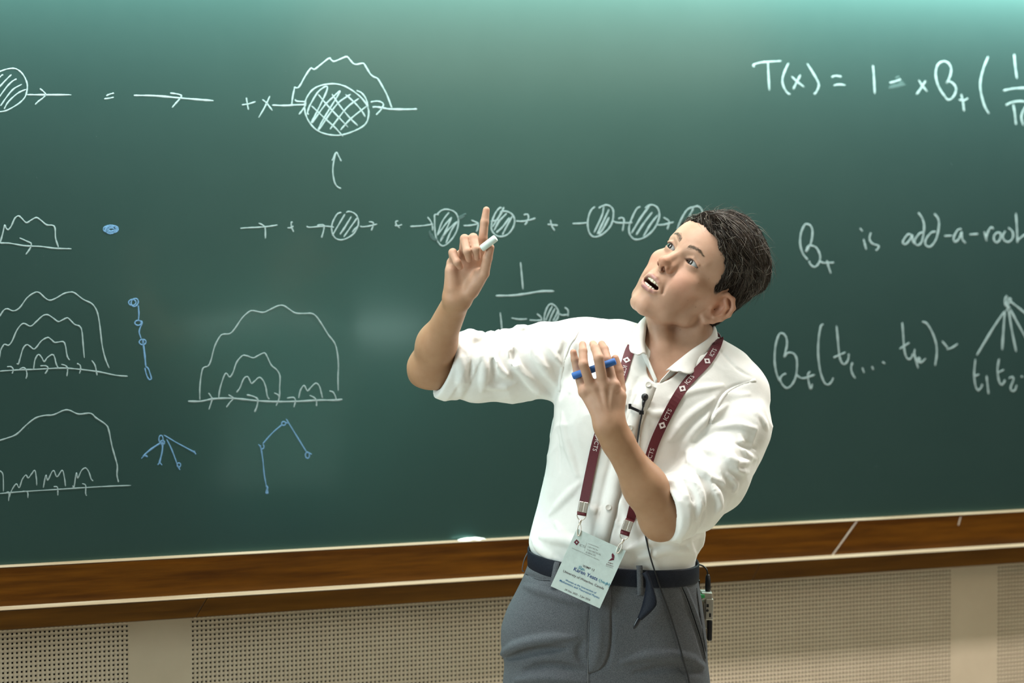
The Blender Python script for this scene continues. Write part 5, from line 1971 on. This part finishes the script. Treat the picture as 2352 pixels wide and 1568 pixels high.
def build_belt(trs):
    P, N = ring_pts(.0165, .0015, 120)
    U = np.array((0, 1.0, 0))
    hb, th = .0172, .0034
    prof = [(-hb, 0), (hb, 0), (hb, th * .7), (hb - .002, th), (-hb + .002, th), (-hb, th * .7)]
    k = len(prof)
    V = np.concatenate([[P[i] + U * s + N[i] * h for (s, h) in prof] for i in range(len(P))])
    n = len(P)
    Q = np.array([(i * k + j, i * k + (j + 1) % k, ((i + 1) % n) * k + (j + 1) % k, ((i + 1) % n) * k + j) for i in range(n) for j in range(k)])
    o = pmesh('belt', V, Q, MAT['belt'])
    tag(o, 'navy webbing belt with a loose hanging end')
    # loose end hanging from the loop
    L = [q(1476, 1316, .136), q(1485, 1332, .142), q(1483, 1358, .146), q(1475, 1394, .150), q(1466, 1419, .152)]
    R2 = [q(1486, 1311, .136), q(1497, 1342, .150), q(1508, 1381, .158), q(1500, 1399, .160), q(1473, 1422, .154)]
    A1, B1 = catmull(L, 6), catmull(R2, 6)
    G = np.stack([A1 * (1 - t) + B1 * t + np.array((0, 0, .004 * math.sin(math.pi * t))) for t in np.linspace(0, 1, 6)], 1)
    n, k = G.shape[:2]
    Q = np.array([(i * k + j, i * k + j + 1, (i + 1) * k + j + 1, (i + 1) * k + j) for i in range(n - 1) for j in range(k - 1)])
    e = pmesh('belt_end', G.reshape(-1, 3), Q, MAT['belt'], o)
    m = e.modifiers.new('thick', 'SOLIDIFY')
    m.thickness = .0022
    tipm = simple('dark_belt_tip', (.010, .011, .016, 1), .3)
    ta, tb = q(1469, 1419, .153), q(1455, 1444, .153)
    dd = (tb - ta) / np.linalg.norm(tb - ta)
    sd = np.cross(dd, (0, 0, 1))
    V, Q = [], []
    for t, w in ((0, .0042), (.15, .0046), (.6, .0044), (.9, .0030), (1, .0012)):
        c = ta + (tb - ta) * t
        for a in range(10):
            an = 2 * math.pi * a / 10
            V.append(c + sd * w * math.cos(an) + np.array((0, 0, 1)) * w * .5 * math.sin(an))
    Q = [(i * 10 + j, i * 10 + (j + 1) % 10, (i + 1) * 10 + (j + 1) % 10, (i + 1) * 10 + j) for i in range(4) for j in range(10)]
    tipo = pmesh('belt_tip', np.array(V), np.array(Q), tipm, o)
    # belt loops of the trousers
    MAT['loop'] = MAT['trouser']
    for pl in ([(1284, 1290), (1279, 1318), (1270, 1350)], [(1467, 1298), (1468, 1330), (1470, 1366)]):
        def fb(Pp):
            return hips(Pp)
        pp = catmull(pl, 6)
        T = trace(hips, pp[:, 0], pp[:, 1])
        N = grad(hips, T, .01)
        out = np.interp(np.linspace(0, 1, len(T)), [0, .12, .55, .75, 1], [.005, .0085, .0085, .006, .002])
        d = np.gradient(T, axis=0)
        d /= np.linalg.norm(d, axis=1)[:, None]
        Sd = np.cross(d, N)
        V, Q = frame_mesh(T + N * out[:, None], N, Sd, [(-.0062, 0), (.0062, 0), (.0062, .0016), (-.0062, .0016)])
        pmesh('belt_loop', V, np.array(Q), MAT['trouser'], trs)
    for (a, b) in (((1224, 1256), (1203, 1312)), ((1590, 1288), (1600, 1336))):
        A3, B3 = q(a[0], a[1], .0), q(b[0], b[1], .0)
        s_ = -1 if a[0] < 1400 else 1
        pts = [A3, A3 + np.array((s_ * .006, -.004, 0)), (A3 + B3) / 2 + np.array((s_ * .008, 0, 0)), B3 + np.array((s_ * .003, .004, 0)), B3]
        C = catmull(pts, 5)
        d = np.gradient(C, axis=0)
        d /= np.linalg.norm(d, axis=1)[:, None]
        N = np.cross(d, (0, 0, 1.0))
        N /= np.linalg.norm(N, axis=1)[:, None]
        V, Q = frame_mesh(C, N, np.tile((0, 0, 1.0), (len(C), 1)), [(-.006, -.0008), (.006, -.0008), (.006, .0008), (-.006, .0008)])
        pmesh('belt_loop', V, np.array(Q), MAT['trouser'], trs)
    return o
skin_obj = build_skin()
build_eyes()
hair_obj = build_hair()
shirt_obj = build_shirt()
build_collar(shirt_obj)
build_bands(shirt_obj)
build_buttons(shirt_obj)
trs_obj = build_trousers()
belt_obj = build_belt(trs_obj)

# ------------------------------------------------------------------ things worn and held
def rooted(name, at, label, cat, group=None):
    o = empty(name, tuple(to_world(at)))
    return tag(o, label, cat, group)


def tube(pts, rad, n=10, closed=False):
    C = np.array(pts, float)
    m = len(C)
    d = (np.roll(C, -1, 0) - np.roll(C, 1, 0)) if closed else np.gradient(C, axis=0)
    d /= np.maximum(np.linalg.norm(d, axis=1), 1e-9)[:, None]
    a = np.cross(d[0], (0.3, 0.2, 0.9))
    a /= np.linalg.norm(a)
    rad = np.full(m, rad) if np.isscalar(rad) else np.asarray(rad)
    V = []
    for i in range(m):
        a = a - d[i] * (a @ d[i])
        a /= np.linalg.norm(a)
        b = np.cross(d[i], a)
        for k in range(n):
            t = 2 * math.pi * k / n
            V.append(C[i] + (a * math.cos(t) + b * math.sin(t)) * rad[i])
    Q = []
    for i in range(m if closed else m - 1):
        j = (i + 1) % m
        Q += [(i * n + k, i * n + (k + 1) % n, j * n + (k + 1) % n, j * n + k) for k in range(n)]
    V = np.array(V)
    if not closed:
        V = np.concatenate([V, C[:1], C[-1:]])
        Q += [(m * n, (k + 1) % n, k, k) for k in range(n)]
        Q += [(m * n + 1, (m - 1) * n + k, (m - 1) * n + (k + 1) % n, (m - 1) * n + (k + 1) % n) for k in range(n)]
    return V, Q


def tri_mesh(name, V, Q, mat, parent, smooth=True):
    Wd = to_world(V)
    fc = []
    for f_ in Q:
        g_ = []
        for i in f_:
            if int(i) not in g_: g_.append(int(i))
        fc.append(tuple(g_))
    me = bpy.data.meshes.new(name)
    me.from_pydata([tuple(map(float, v)) for v in Wd], [], fc)
    me.materials.append(mat)
    if smooth: me.polygons.foreach_set('use_smooth', [True] * len(me.polygons))
    me.update()
    o = bpy.data.objects.new(name, me)
    COL.objects.link(o)
    o.parent = parent
    o.matrix_parent_inverse = par_inv(parent)
    return o


def obox(c, ux, uy, uz, hx, hy, hz):
    """oriented box with half sizes"""
    V = [c + ux * hx * a + uy * hy * b + uz * hz * g for a in (-1, 1) for b in (-1, 1) for g in (-1, 1)]
    Q = [(0, 1, 3, 2), (4, 6, 7, 5), (0, 4, 5, 1), (2, 3, 7, 6), (0, 2, 6, 4), (1, 5, 7, 3)]
    return np.array(V), Q


def unit(v):
    v = np.asarray(v, float)
    return v / np.linalg.norm(v)


_FONT_CACHE = {}


def text_geo(body, bold=0.0):
    key = (body, bold)
    if key in _FONT_CACHE: return _FONT_CACHE[key]
    cu = bpy.data.curves.new('t', 'FONT')
    cu.body = body
    cu.size = 1.0
    cu.resolution_u = 3
    cu.offset = bold
    o = bpy.data.objects.new('t', cu)
    COL.objects.link(o)
    dg = bpy.context.evaluated_depsgraph_get()
    me = o.evaluated_get(dg).to_mesh()
    V = np.array([v.co[:] for v in me.vertices])
    Fq = [tuple(p.vertices) for p in me.polygons]
    o.evaluated_get(dg).to_mesh_clear()
    bpy.data.objects.remove(o)
    bpy.data.curves.remove(cu)
    _FONT_CACHE[key] = (V, Fq)
    return V, Fq


def put_text(name, body, p0, p1, up, nrm, mat, parent, bold=0.0, hscale=1.0, lift=.0005):
    """lettering whose base line runs from p0 to p1"""
    V, Fq = text_geo(body, bold)
    x0, x1 = V[:, 0].min(), V[:, 0].max()
    t = (p1 - p0)
    sc = np.linalg.norm(t) / (x1 - x0)
    P = p0 + np.outer((V[:, 0] - x0) * sc, unit(t)) + np.outer(V[:, 1] * sc * hscale, unit(up)) + nrm * lift
    return tri_mesh(name, P, Fq, mat, parent, False)


MAT['maroon'] = mat_cloth('maroon_ribbon', (.085, .012, .018, 1), (.125, .018, .026, 1), 1200, .55, .1, .4)
MAT['print_white'] = simple('white_print', (.72, .66, .66, 1), .7)
MAT['metal'] = simple('nickel_metal', (.78, .74, .66, 1), .38, .75)
MAT['card'] = simple('pale_badge_card', (.58, .69, .67, 1), .35)
MAT['ink_navy'] = simple('navy_ink', (.010, .045, .20, 1), .6)
MAT['ink_blue'] = simple('blue_ink', (.02, .14, .33, 1), .6)
MAT['ink_teal'] = simple('teal_pen', (.06, .30, .42, 1), .6)
MAT['ink_dark'] = simple('dark_ink', (.09, .07, .08, 1), .6)
MAT['ink_grey'] = simple('grey_ink', (.26, .27, .27, 1), .6)
MAT['ink_maroon'] = simple('maroon_ink', (.12, .012, .03, 1), .6)
MAT['black'] = simple('black_plastic', (.010, .011, .014, 1), .35)
MAT['cable'] = simple('black_cable', (.008, .009, .012, 1), .45)
MAT['silver'] = simple('silver_case', (.52, .50, .44, 1), .35, .6)
MAT['led'] = simple('green_display', (.05, .40, .12, 1), .3)


def worn(P):
    d = np.minimum(shirt_sdf(P), trouser_sdf(P))
    return d


lan = rooted('lanyard', q(1395, 1180, .13), 'maroon lanyard around the neck carrying a conference badge', 'lanyard')
left_pl = [(1452, 796), (1444, 812), (1429, 865), (1408, 920), (1390, 962), (1373, 1006), (1360, 1064), (1349, 1117), (1342, 1153)]
right_pl = [(1653, 780), (1645, 797), (1627, 827), (1601, 855), (1576, 881), (1544, 930), (1521, 976), (1502, 1018), (1488, 1064), (1469, 1122), (1455, 1165), (1447, 1192)]
straps = []
for pl in (left_pl, right_pl):
    V, Q, C, N, Sd = strap_on(shirt_sdf, pl, .0192, .0010, .0022, 6, True, 8)
    tri_mesh('strap', V, Q, MAT['maroon'], lan, False)
    straps.append((C, N, Sd))
bk = catmull([q(1458, 790, .078), q(1470, 752, .02), q(1500, 735, -.055), q(1570, 745, -.112), q(1640, 768, -.088), q(1656, 788, -.02), q(1640, 796, .035)], 6)
d_ = np.gradient(bk, axis=0)
d_ /= np.linalg.norm(d_, axis=1)[:, None]
nn_ = bk - q(1560, 790, -.02)
nn_ -= d_ * np.sum(nn_ * d_, 1)[:, None]
nn_ /= np.linalg.norm(nn_, axis=1)[:, None]
V, Q = frame_mesh(bk, nn_, np.cross(d_, nn_), [(-.0096, 0), (.0096, 0), (.0096, .001), (-.0096, .001)])
tri_mesh('neck_strap', V, Q, MAT['maroon'], lan, False)


def strap_mark(st, px, py, kind, flip):
    C, N, Sd = st
    # nearest point of the strap to the pixel
    tgt = q(px, py, .11)
    pr = np.array([[c[0], c[1]] for c in C])
    rayd = unit(tgt - CAML)
    rel = C - CAML
    dist = np.linalg.norm(rel - np.outer(rel @ rayd, rayd), axis=1)
    i = int(np.clip(np.argmin(dist), 1, len(C) - 2))
    t = unit(C[i + 1] - C[i - 1]) * (-1 if flip else 1)
    n = N[i]
    up = np.cross(n, t)
    # slide along the strap to the pixel
    c = C[i] + unit(C[i + 1] - C[i - 1]) * float((CAML + rayd * (rel[i] @ rayd) - C[i]) @ unit(C[i + 1] - C[i - 1])) + n * .0013
    if kind == 'text':
        put_text('strap_print', 'ICTS', c - t * .0118 - up * .0040, c + t * .0118 - up * .0040, up, n, MAT['print_white'], lan, 0.0, 1.0, .0004)
    else:
        P = []
        for k in range(4):
            a = math.pi / 2 * k
            P.append(c + (t * math.cos(a) + up * math.sin(a)) * .0080 + n * .0004)
        for k in range(4):
            a = math.pi / 2 * k + math.pi / 4
            P.append(c + (t * math.cos(a) + up * math.sin(a)) * .0034 + n * .0004)
        Q = [(k, (k + 1) % 4, 4 + k) for k in range(4)] + [(k, 4 + k, 4 + (k + 3) % 4) for k in range(4)]
        tri_mesh('strap_emblem', np.array(P), Q, MAT['print_white'], lan, False)


for (ex, ey, tx, ty) in ((1438, 827, 1430, 850), (1374, 1001, 1369, 1022)):
    strap_mark(straps[0], ex, ey, 'emblem', False)
    strap_mark(straps[0], tx, ty, 'text', False)
for (ex, ey, tx, ty) in ((1624, 829, 1636, 810), (1566, 891, 1580, 870), (1520, 976, 1530, 950), (1488, 1064, 1495, 1042)):
    strap_mark(straps[1], ex, ey, 'emblem', True)
    strap_mark(straps[1], tx, ty, 'text', True)

# badge card --------------------------------------------------------------------
ZBG = .152
cTL, cTR, cBR, cBL = q(1322, 1212, ZBG), q(1435, 1262, ZBG), q(1380, 1399, ZBG + .003), q(1268, 1347, ZBG + .003)
cn = unit(np.cross(cBL - cTL, cTR - cTL))
if cn[2] < 0: cn = -cn
cc = (cTL + cTR + cBR + cBL) / 4
eu, ev = unit((cTR - cTL) + (cBR - cBL)), None
ev = unit(np.cross(cn, eu))
hw_, hh_ = np.linalg.norm(cTR - cTL) / 2, np.linalg.norm(cBL - cTL) / 2
V, Q = obox(cc, eu, ev, cn, hw_, hh_, .0006)
card = tri_mesh('badge_card', V, Q, MAT['card'], lan, False)
tag(card, 'pale green printed badge card')


def cardp(zx, zy):
    """zoomed-photo position on the card"""
    px, py = 1200 + zx / 5.2267, 1120 + zy / 5.2267
    o, dd = CAML, unit(q(px, py, .1) - CAML)
    c0 = cc + cn * .0007
    return o + dd * float(((c0 - o) @ cn) / (dd @ cn))


def ctext(body, a, b, mat, bold=0.0, hs=1.0):
    put_text('badge_print', body, cardp(*a), cardp(*b), ev if (cardp(0, 0) - cardp(0, 100)) @ ev > 0 else -ev, cn, mat, card, bold, hs, .0003)


ctext('ICTS', (682, 698), (748, 722), MAT['ink_grey'], 0, 1.1)
ctext('INTERNATIONAL', (790, 676), (918, 724), MAT['ink_grey'])
ctext('CENTRE for', (780, 712), (905, 758), MAT['ink_grey'])
ctext('THEORETICAL', (768, 748), (940, 812), MAT['ink_grey'])
ctext('SCIENCES', (755, 778), (873, 822), MAT['ink_grey'])
ctext('TATA INSTITUTE OF FUNDAMENTAL RESEARCH', (590, 726), (920, 874), MAT['ink_grey'])
ctext('RAMAN', (1024, 900), (1084, 918), MAT['ink_maroon'], .002)
ctext('RESEARCH', (1002, 920), (1088, 948), MAT['ink_maroon'])
ctext('INSTITUTE', (998, 940), (1080, 968), MAT['ink_grey'])
ctext('WIMP 13', (718, 945), (856, 1002), MAT['ink_dark'], .003)
ctext('Karen Yeats', (610, 988), (893, 1114), MAT['ink_navy'], .010)
ctext('University of Waterloo, Canada', (485, 1008), (972, 1222), MAT['ink_dark'], .005)
ctext('Women at the Intersection of', (512, 1114), (880, 1272), MAT['ink_blue'], .007)
ctext('Mathematics and Theoretical Physics', (443, 1120), (920, 1332), MAT['ink_blue'], .007)
ctext('29 Dec 2025 - 2 Jan 2026', (503, 1228), (808, 1356), MAT['ink_dark'], .003)


def pen(strokes, mat, w):
    VV, QQ = [], []
    for st in strokes:
        C = catmull([cardp(*p) for p in st], 5) + cn * .0003
        v, qd = tube(C, w, 5)
        QQ += [tuple(len(VV) + i for i in f_) for f_ in qd]
        VV += list(v)
    tri_mesh('handwriting', np.array(VV), QQ, mat, card)


pen([[(672, 975), (685, 938)], [(680, 940), (705, 942), (700, 958), (680, 962)], [(690, 962), (704, 988)], [(708, 978), (725, 975), (718, 962), (706, 978), (720, 990)], [(728, 992), (732, 972), (742, 978), (742, 1000)]], MAT['ink_teal'], .00035)
pen([[(930, 1092), (918, 1115), (932, 1138)], [(948, 1098), (942, 1135)], [(938, 1112), (955, 1115)], [(955, 1138), (965, 1120), (970, 1142)], [(975, 1132), (985, 1128), (975, 1145), (988, 1150)], [(992, 1135), (998, 1150), (1008, 1138), (990, 1172)],
     [(1005, 1168), (1018, 1130)], [(1018, 1165), (1022, 1140), (1024, 1158), (1030, 1168)], [(1034, 1160), (1040, 1152), (1034, 1172)], [(1040, 1140), (1050, 1165), (1032, 1198)]], MAT['ink_teal'], .00035)


def shape(pts, mat, nm):
    P = np.array([cardp(*p) for p in pts]) + cn * .0003
    tri_mesh(nm, P, [tuple(range(len(P)))], mat, card, False)


for k in range(4):
    o4 = [(650, 617), (683, 652), (650, 690), (617, 652)]
    i4 = [(650, 640), (662, 652), (650, 668), (638, 652)]
    shape([o4[k], o4[(k + 1) % 4], i4[(k + 1) % 4], i4[k]], MAT['ink_maroon'], 'badge_emblem')
shape([(1028, 878), (1060, 852), (1075, 838), (1100, 845), (1097, 866), (1070, 870)], MAT['ink_maroon'], 'badge_emblem')
shape([(1073, 835), (1070, 800), (1082, 782), (1104, 812), (1102, 845)], MAT['ink_maroon'], 'badge_emblem')
shape([(772, 655), (774, 655), (742, 760), (740, 760)], MAT['ink_grey'], 'badge_emblem')


def hanger(strap, p_crimp, p_loop, p_ring, p_hook, p_hole, tilt):
    C, N, Sd = strap
    t = unit(p_loop - p_crimp)
    n = unit(np.cross(np.cross(t, (0, 0, 1)), t))
    s_ = np.cross(t, n)
    # ribbon running on into the clamp
    V, Q = frame_mesh(np.array([C[-1], p_crimp - t * .008, p_crimp, p_loop]), np.array([N[-1], n, n, n]), np.array([Sd[-1] if Sd[-1] @ s_ > 0 else -Sd[-1], s_, s_, s_]), [(-.0096, 0), (.0096, 0), (.0096, .0012), (-.0096, .0012)])
    tri_mesh('strap_tail', V, Q, MAT['maroon'], lan, False)
    cl = None
    for sg in (-1, 1):
        V, Q = obox(p_crimp + s_ * sg * .0049 + n * .0014, s_, t, n, .0042, .0105, .0016)
        o = tri_mesh('clamp', V, Q, MAT['metal'], lan, False)
        bevel(o, .0012, 3)
        cl = o
    V, Q = obox(p_crimp + n * .0006, s_, t, n, .0090, .0106, .0016)
    tri_mesh('clamp_back', V, Q, MAT['metal'], lan, False)
    V, Q = tube([p_loop - s_ * .0092, p_loop - s_ * .003, p_loop + s_ * .003, p_loop + s_ * .0092], .0034, 10)
    tri_mesh('strap_loop', V, Q, MAT['maroon'], lan)
    ring = [p_loop + s_ * .0092 * math.cos(a) + t * (.0005 + .0120 * max(0, math.sin(a)) + (-.0005 if math.sin(a) < 0 else 0)) for a in np.linspace(0, 2 * math.pi, 28, endpoint=False)]
    V, Q = tube(ring, .00115, 8, True)
    tri_mesh('ring', V, Q, MAT['metal'], lan)
    d2 = unit(p_hole - p_ring)
    V, Q = tube([p_ring, p_ring + d2 * .003, p_ring + d2 * .006, p_ring + d2 * .010], [.0030, .0036, .0030, .0016], 10)
    tri_mesh('swivel', V, Q, MAT['metal'], lan)
    s2 = unit(np.cross(d2, (0, 0, 1)))
    L = np.linalg.norm(p_hole - p_ring)
    hk = [p_ring + d2 * (.009 + (L - .009) * .5 * (1 - math.cos(a))) + s2 * .0036 * math.sin(a) + n * .001 for a in np.linspace(0, 2 * math.pi, 24, endpoint=False)]
    V, Q = tube(hk, .0012, 8, True)
    tri_mesh('hook', V, Q, MAT['metal'], lan)


hanger(straps[0], q(1339, 1164, .146), q(1336, 1180, .147), q(1333, 1193, .149), None, q(1328, 1230, .154), 0)
hanger(straps[1], q(1441, 1207, .150), q(1435, 1225, .151), q(1432, 1238, .152), None, q(1417, 1270, .155), 0)

# lapel microphone ----------------------------------------------------------------
mic = rooted('lapel_microphone', q(1478, 940, .13), 'small black lapel microphone clipped to the shirt front', 'microphone')
mz = trace(shirt_sdf, [1480, 1477, 1444, 1474], [914, 932, 936, 946])
mz = mz + grad(shirt_sdf, mz, .01) * .008
V, Q = lathe_z([(.0002, -.0072), (.004, -.0064), (.0066, -.003), (.0072, .0005), (.0066, .0040), (.0040, .0066), (.0002, .0075)], 18)
tri_mesh('windscreen', mz[0] + V[:, [0, 2, 1]], Q, MAT['black'], mic)
V, Q = tube([mz[0] + np.array((-.001, -.005, 0)), mz[1] + np.array((0, .003, 0)), mz[1] + np.array((-.0005, -.004, 0))], [.0045, .0032, .0022], 10)
tri_mesh('stem', V, Q, MAT['black'], mic)
V, Q = obox((mz[2] + mz[3]) / 2, unit(mz[3] - mz[2]), unit(np.cross((0, 0, 1), mz[3] - mz[2])), np.array((0, 0, 1.0)), np.linalg.norm(mz[3] - mz[2]) / 2 * .95, .0028, .0024)
bevel(tri_mesh('clip', V, Q, MAT['black'], mic, False), .0008)
V, Q = obox(mz[2] + np.array((.001, .001, 0)), np.array((1.0, 0, 0)), np.array((0, 1.0, 0)), np.array((0, 0, 1.0)), .0030, .0052, .0030)
bevel(tri_mesh('clip_jaw', V, Q, MAT['black'], mic, False), .0008)
V, Q = obox(mz[3] + np.array((-.001, .000, 0)), np.array((1.0, 0, 0)), np.array((0, 1.0, 0)), np.array((0, 0, 1.0)), .0048, .0042, .0036)
bevel(tri_mesh('cable_holder', V, Q, MAT['black'], mic, False), .0010)
cpl = [(1477, 936), (1474, 948), (1467, 985), (1463, 1030), (1462, 1080), (1464, 1130), (1471, 1185), (1482, 1230), (1495, 1285), (1511, 1340), (1533, 1400), (1550, 1455), (1566, 1512), (1580, 1566), (1584, 1620)]
pp = catmull(cpl, 6)
T = trace(worn, pp[:, 0], pp[:, 1])
N = grad(worn, T, .008)
C = T + N * .0045
C[:, 2] = np.maximum(C[:, 2], np.convolve(np.pad(C[:, 2], 4, 'edge'), np.ones(9) / 9, 'valid'))
for _ in range(6):
    C[1:-1] = .25 * C[:-2] + .5 * C[1:-1] + .25 * C[2:]
C[0] = mz[1]
V, Q = tube(C, .0017, 8)
tri_mesh('cable', V, Q, MAT['cable'], mic)

# transmitter pack on the belt ------------------------------------------------------
trz = -.030
tp = rooted('transmitter_pack', q(1625, 1400, trz), 'silver and black wireless transmitter pack clipped to the belt', 'transmitter')
X1, Y1, Z1 = np.array((1.0, 0, 0)), np.array((0, 1.0, 0)), np.array((0, 0, 1.0))
ax_y = unit(q(1629, 1355, trz) - q(1626, 1465, trz))
ax_x = unit(np.cross(ax_y, Z1))
def pbox(nm, x0, y0, x1, y1, hz, mat, dz=0.0, bv=.002):
    c = q((x0 + x1) / 2, (y0 + y1) / 2, trz + dz)
    sc = 1 / 1118.0
    V, Q = obox(c, ax_x, ax_y, Z1, abs(x1 - x0) * sc / 2, abs(y1 - y0) * sc / 2, hz)
    return bevel(tri_mesh(nm, V, Q, mat, tp, False), bv)
pbox('case', 1618, 1371, 1636, 1420, .030, MAT['silver'])
pbox('case_top', 1609, 1357, 1634, 1373, .029, MAT['silver'], -.002)
pbox('display', 1606, 1362, 1617, 1370, .024, MAT['led'], .008, .001)
pbox('battery_door', 1623, 1420, 1634, 1468, .028, MAT['black'], 0, .003)
pbox('case_back', 1613, 1380, 1624, 1440, .026, MAT['silver'], -.004)
pbox('belt_clip', 1601, 1330, 1606, 1400, .012, MAT['black'], -.004, .001)
for (a, b, c_, d) in ((1623, 1387, 1628, 1394), (1629, 1408, 1633, 1417)):
    pbox('switch', a, b, c_, d, .0012, MAT['black'], .0305, .0004)
V, Q = lathe_z([(.0002, .0012), (.0026, .0012), (.0028, 0), (.0002, -.001)], 14)
tri_mesh('switch', q(1625, 1402, trz + .031) + V, Q, MAT['black'], tp)
V, Q = tube([q(1626, 1372, trz), q(1626, 1366, trz), q(1626, 1361, trz)], [.0050, .0052, .0044], 14)
tri_mesh('socket', V, Q, MAT['metal'], tp)
plug = [q(1626, y, trz) for y in (1362, 1350, 1335, 1324, 1322, 1319)]
V, Q = tube(plug, [.0056, .0058, .0056, .0050, .0036, .0034], 14)
tri_mesh('plug', V, Q, MAT['black'], tp)
V, Q = tube(catmull([q(1626, 1320, trz), q(1623, 1308, trz), q(1614, 1299, trz - .004), q(1602, 1297, trz - .010), (q(1592, 1304, trz - .02)), q(1586, 1318, trz - .03)], 6), .0016, 8)
tri_mesh('plug_cable', V, Q, MAT['cable'], tp)

# chalk in both hands ----------------------------------------------------------------
def chalk_stick(name, a, b, r, mat, label):
    a, b = np.asarray(a), np.asarray(b)
    d = (b - a) / np.linalg.norm(b - a)
    C = [a, a + d * .0006, a + d * .0018, (a + b) / 2, b - d * .0018, b - d * .0006, b]
    V, Q = tube(C, [r * .80, r * .93, r, r * 1.0, r, r * .93, r * .80], 18)
    root = rooted(name, (a + b) / 2, label, 'chalk')
    tri_mesh('stick', V, Q, mat, root)
    return root


MAT['stick_white'] = simple('white_chalk_stick', (.60, .70, .66, 1), .9)
MAT['stick_blue'] = simple('blue_chalk_stick', (.018, .115, .40, 1), .55)
chalk_stick('chalk_stick', q(1106, 571, zr + .054), q(1139, 546, zr + .060), .0070, MAT['stick_white'], 'short white chalk stick in the raised pointing hand')
chalk_stick('chalk_stick', q(1315, 864, zl - .003), q(1414, 829, zl + .008), .0070, MAT['stick_blue'], 'blue chalk stick threaded between the fingers at the chest')
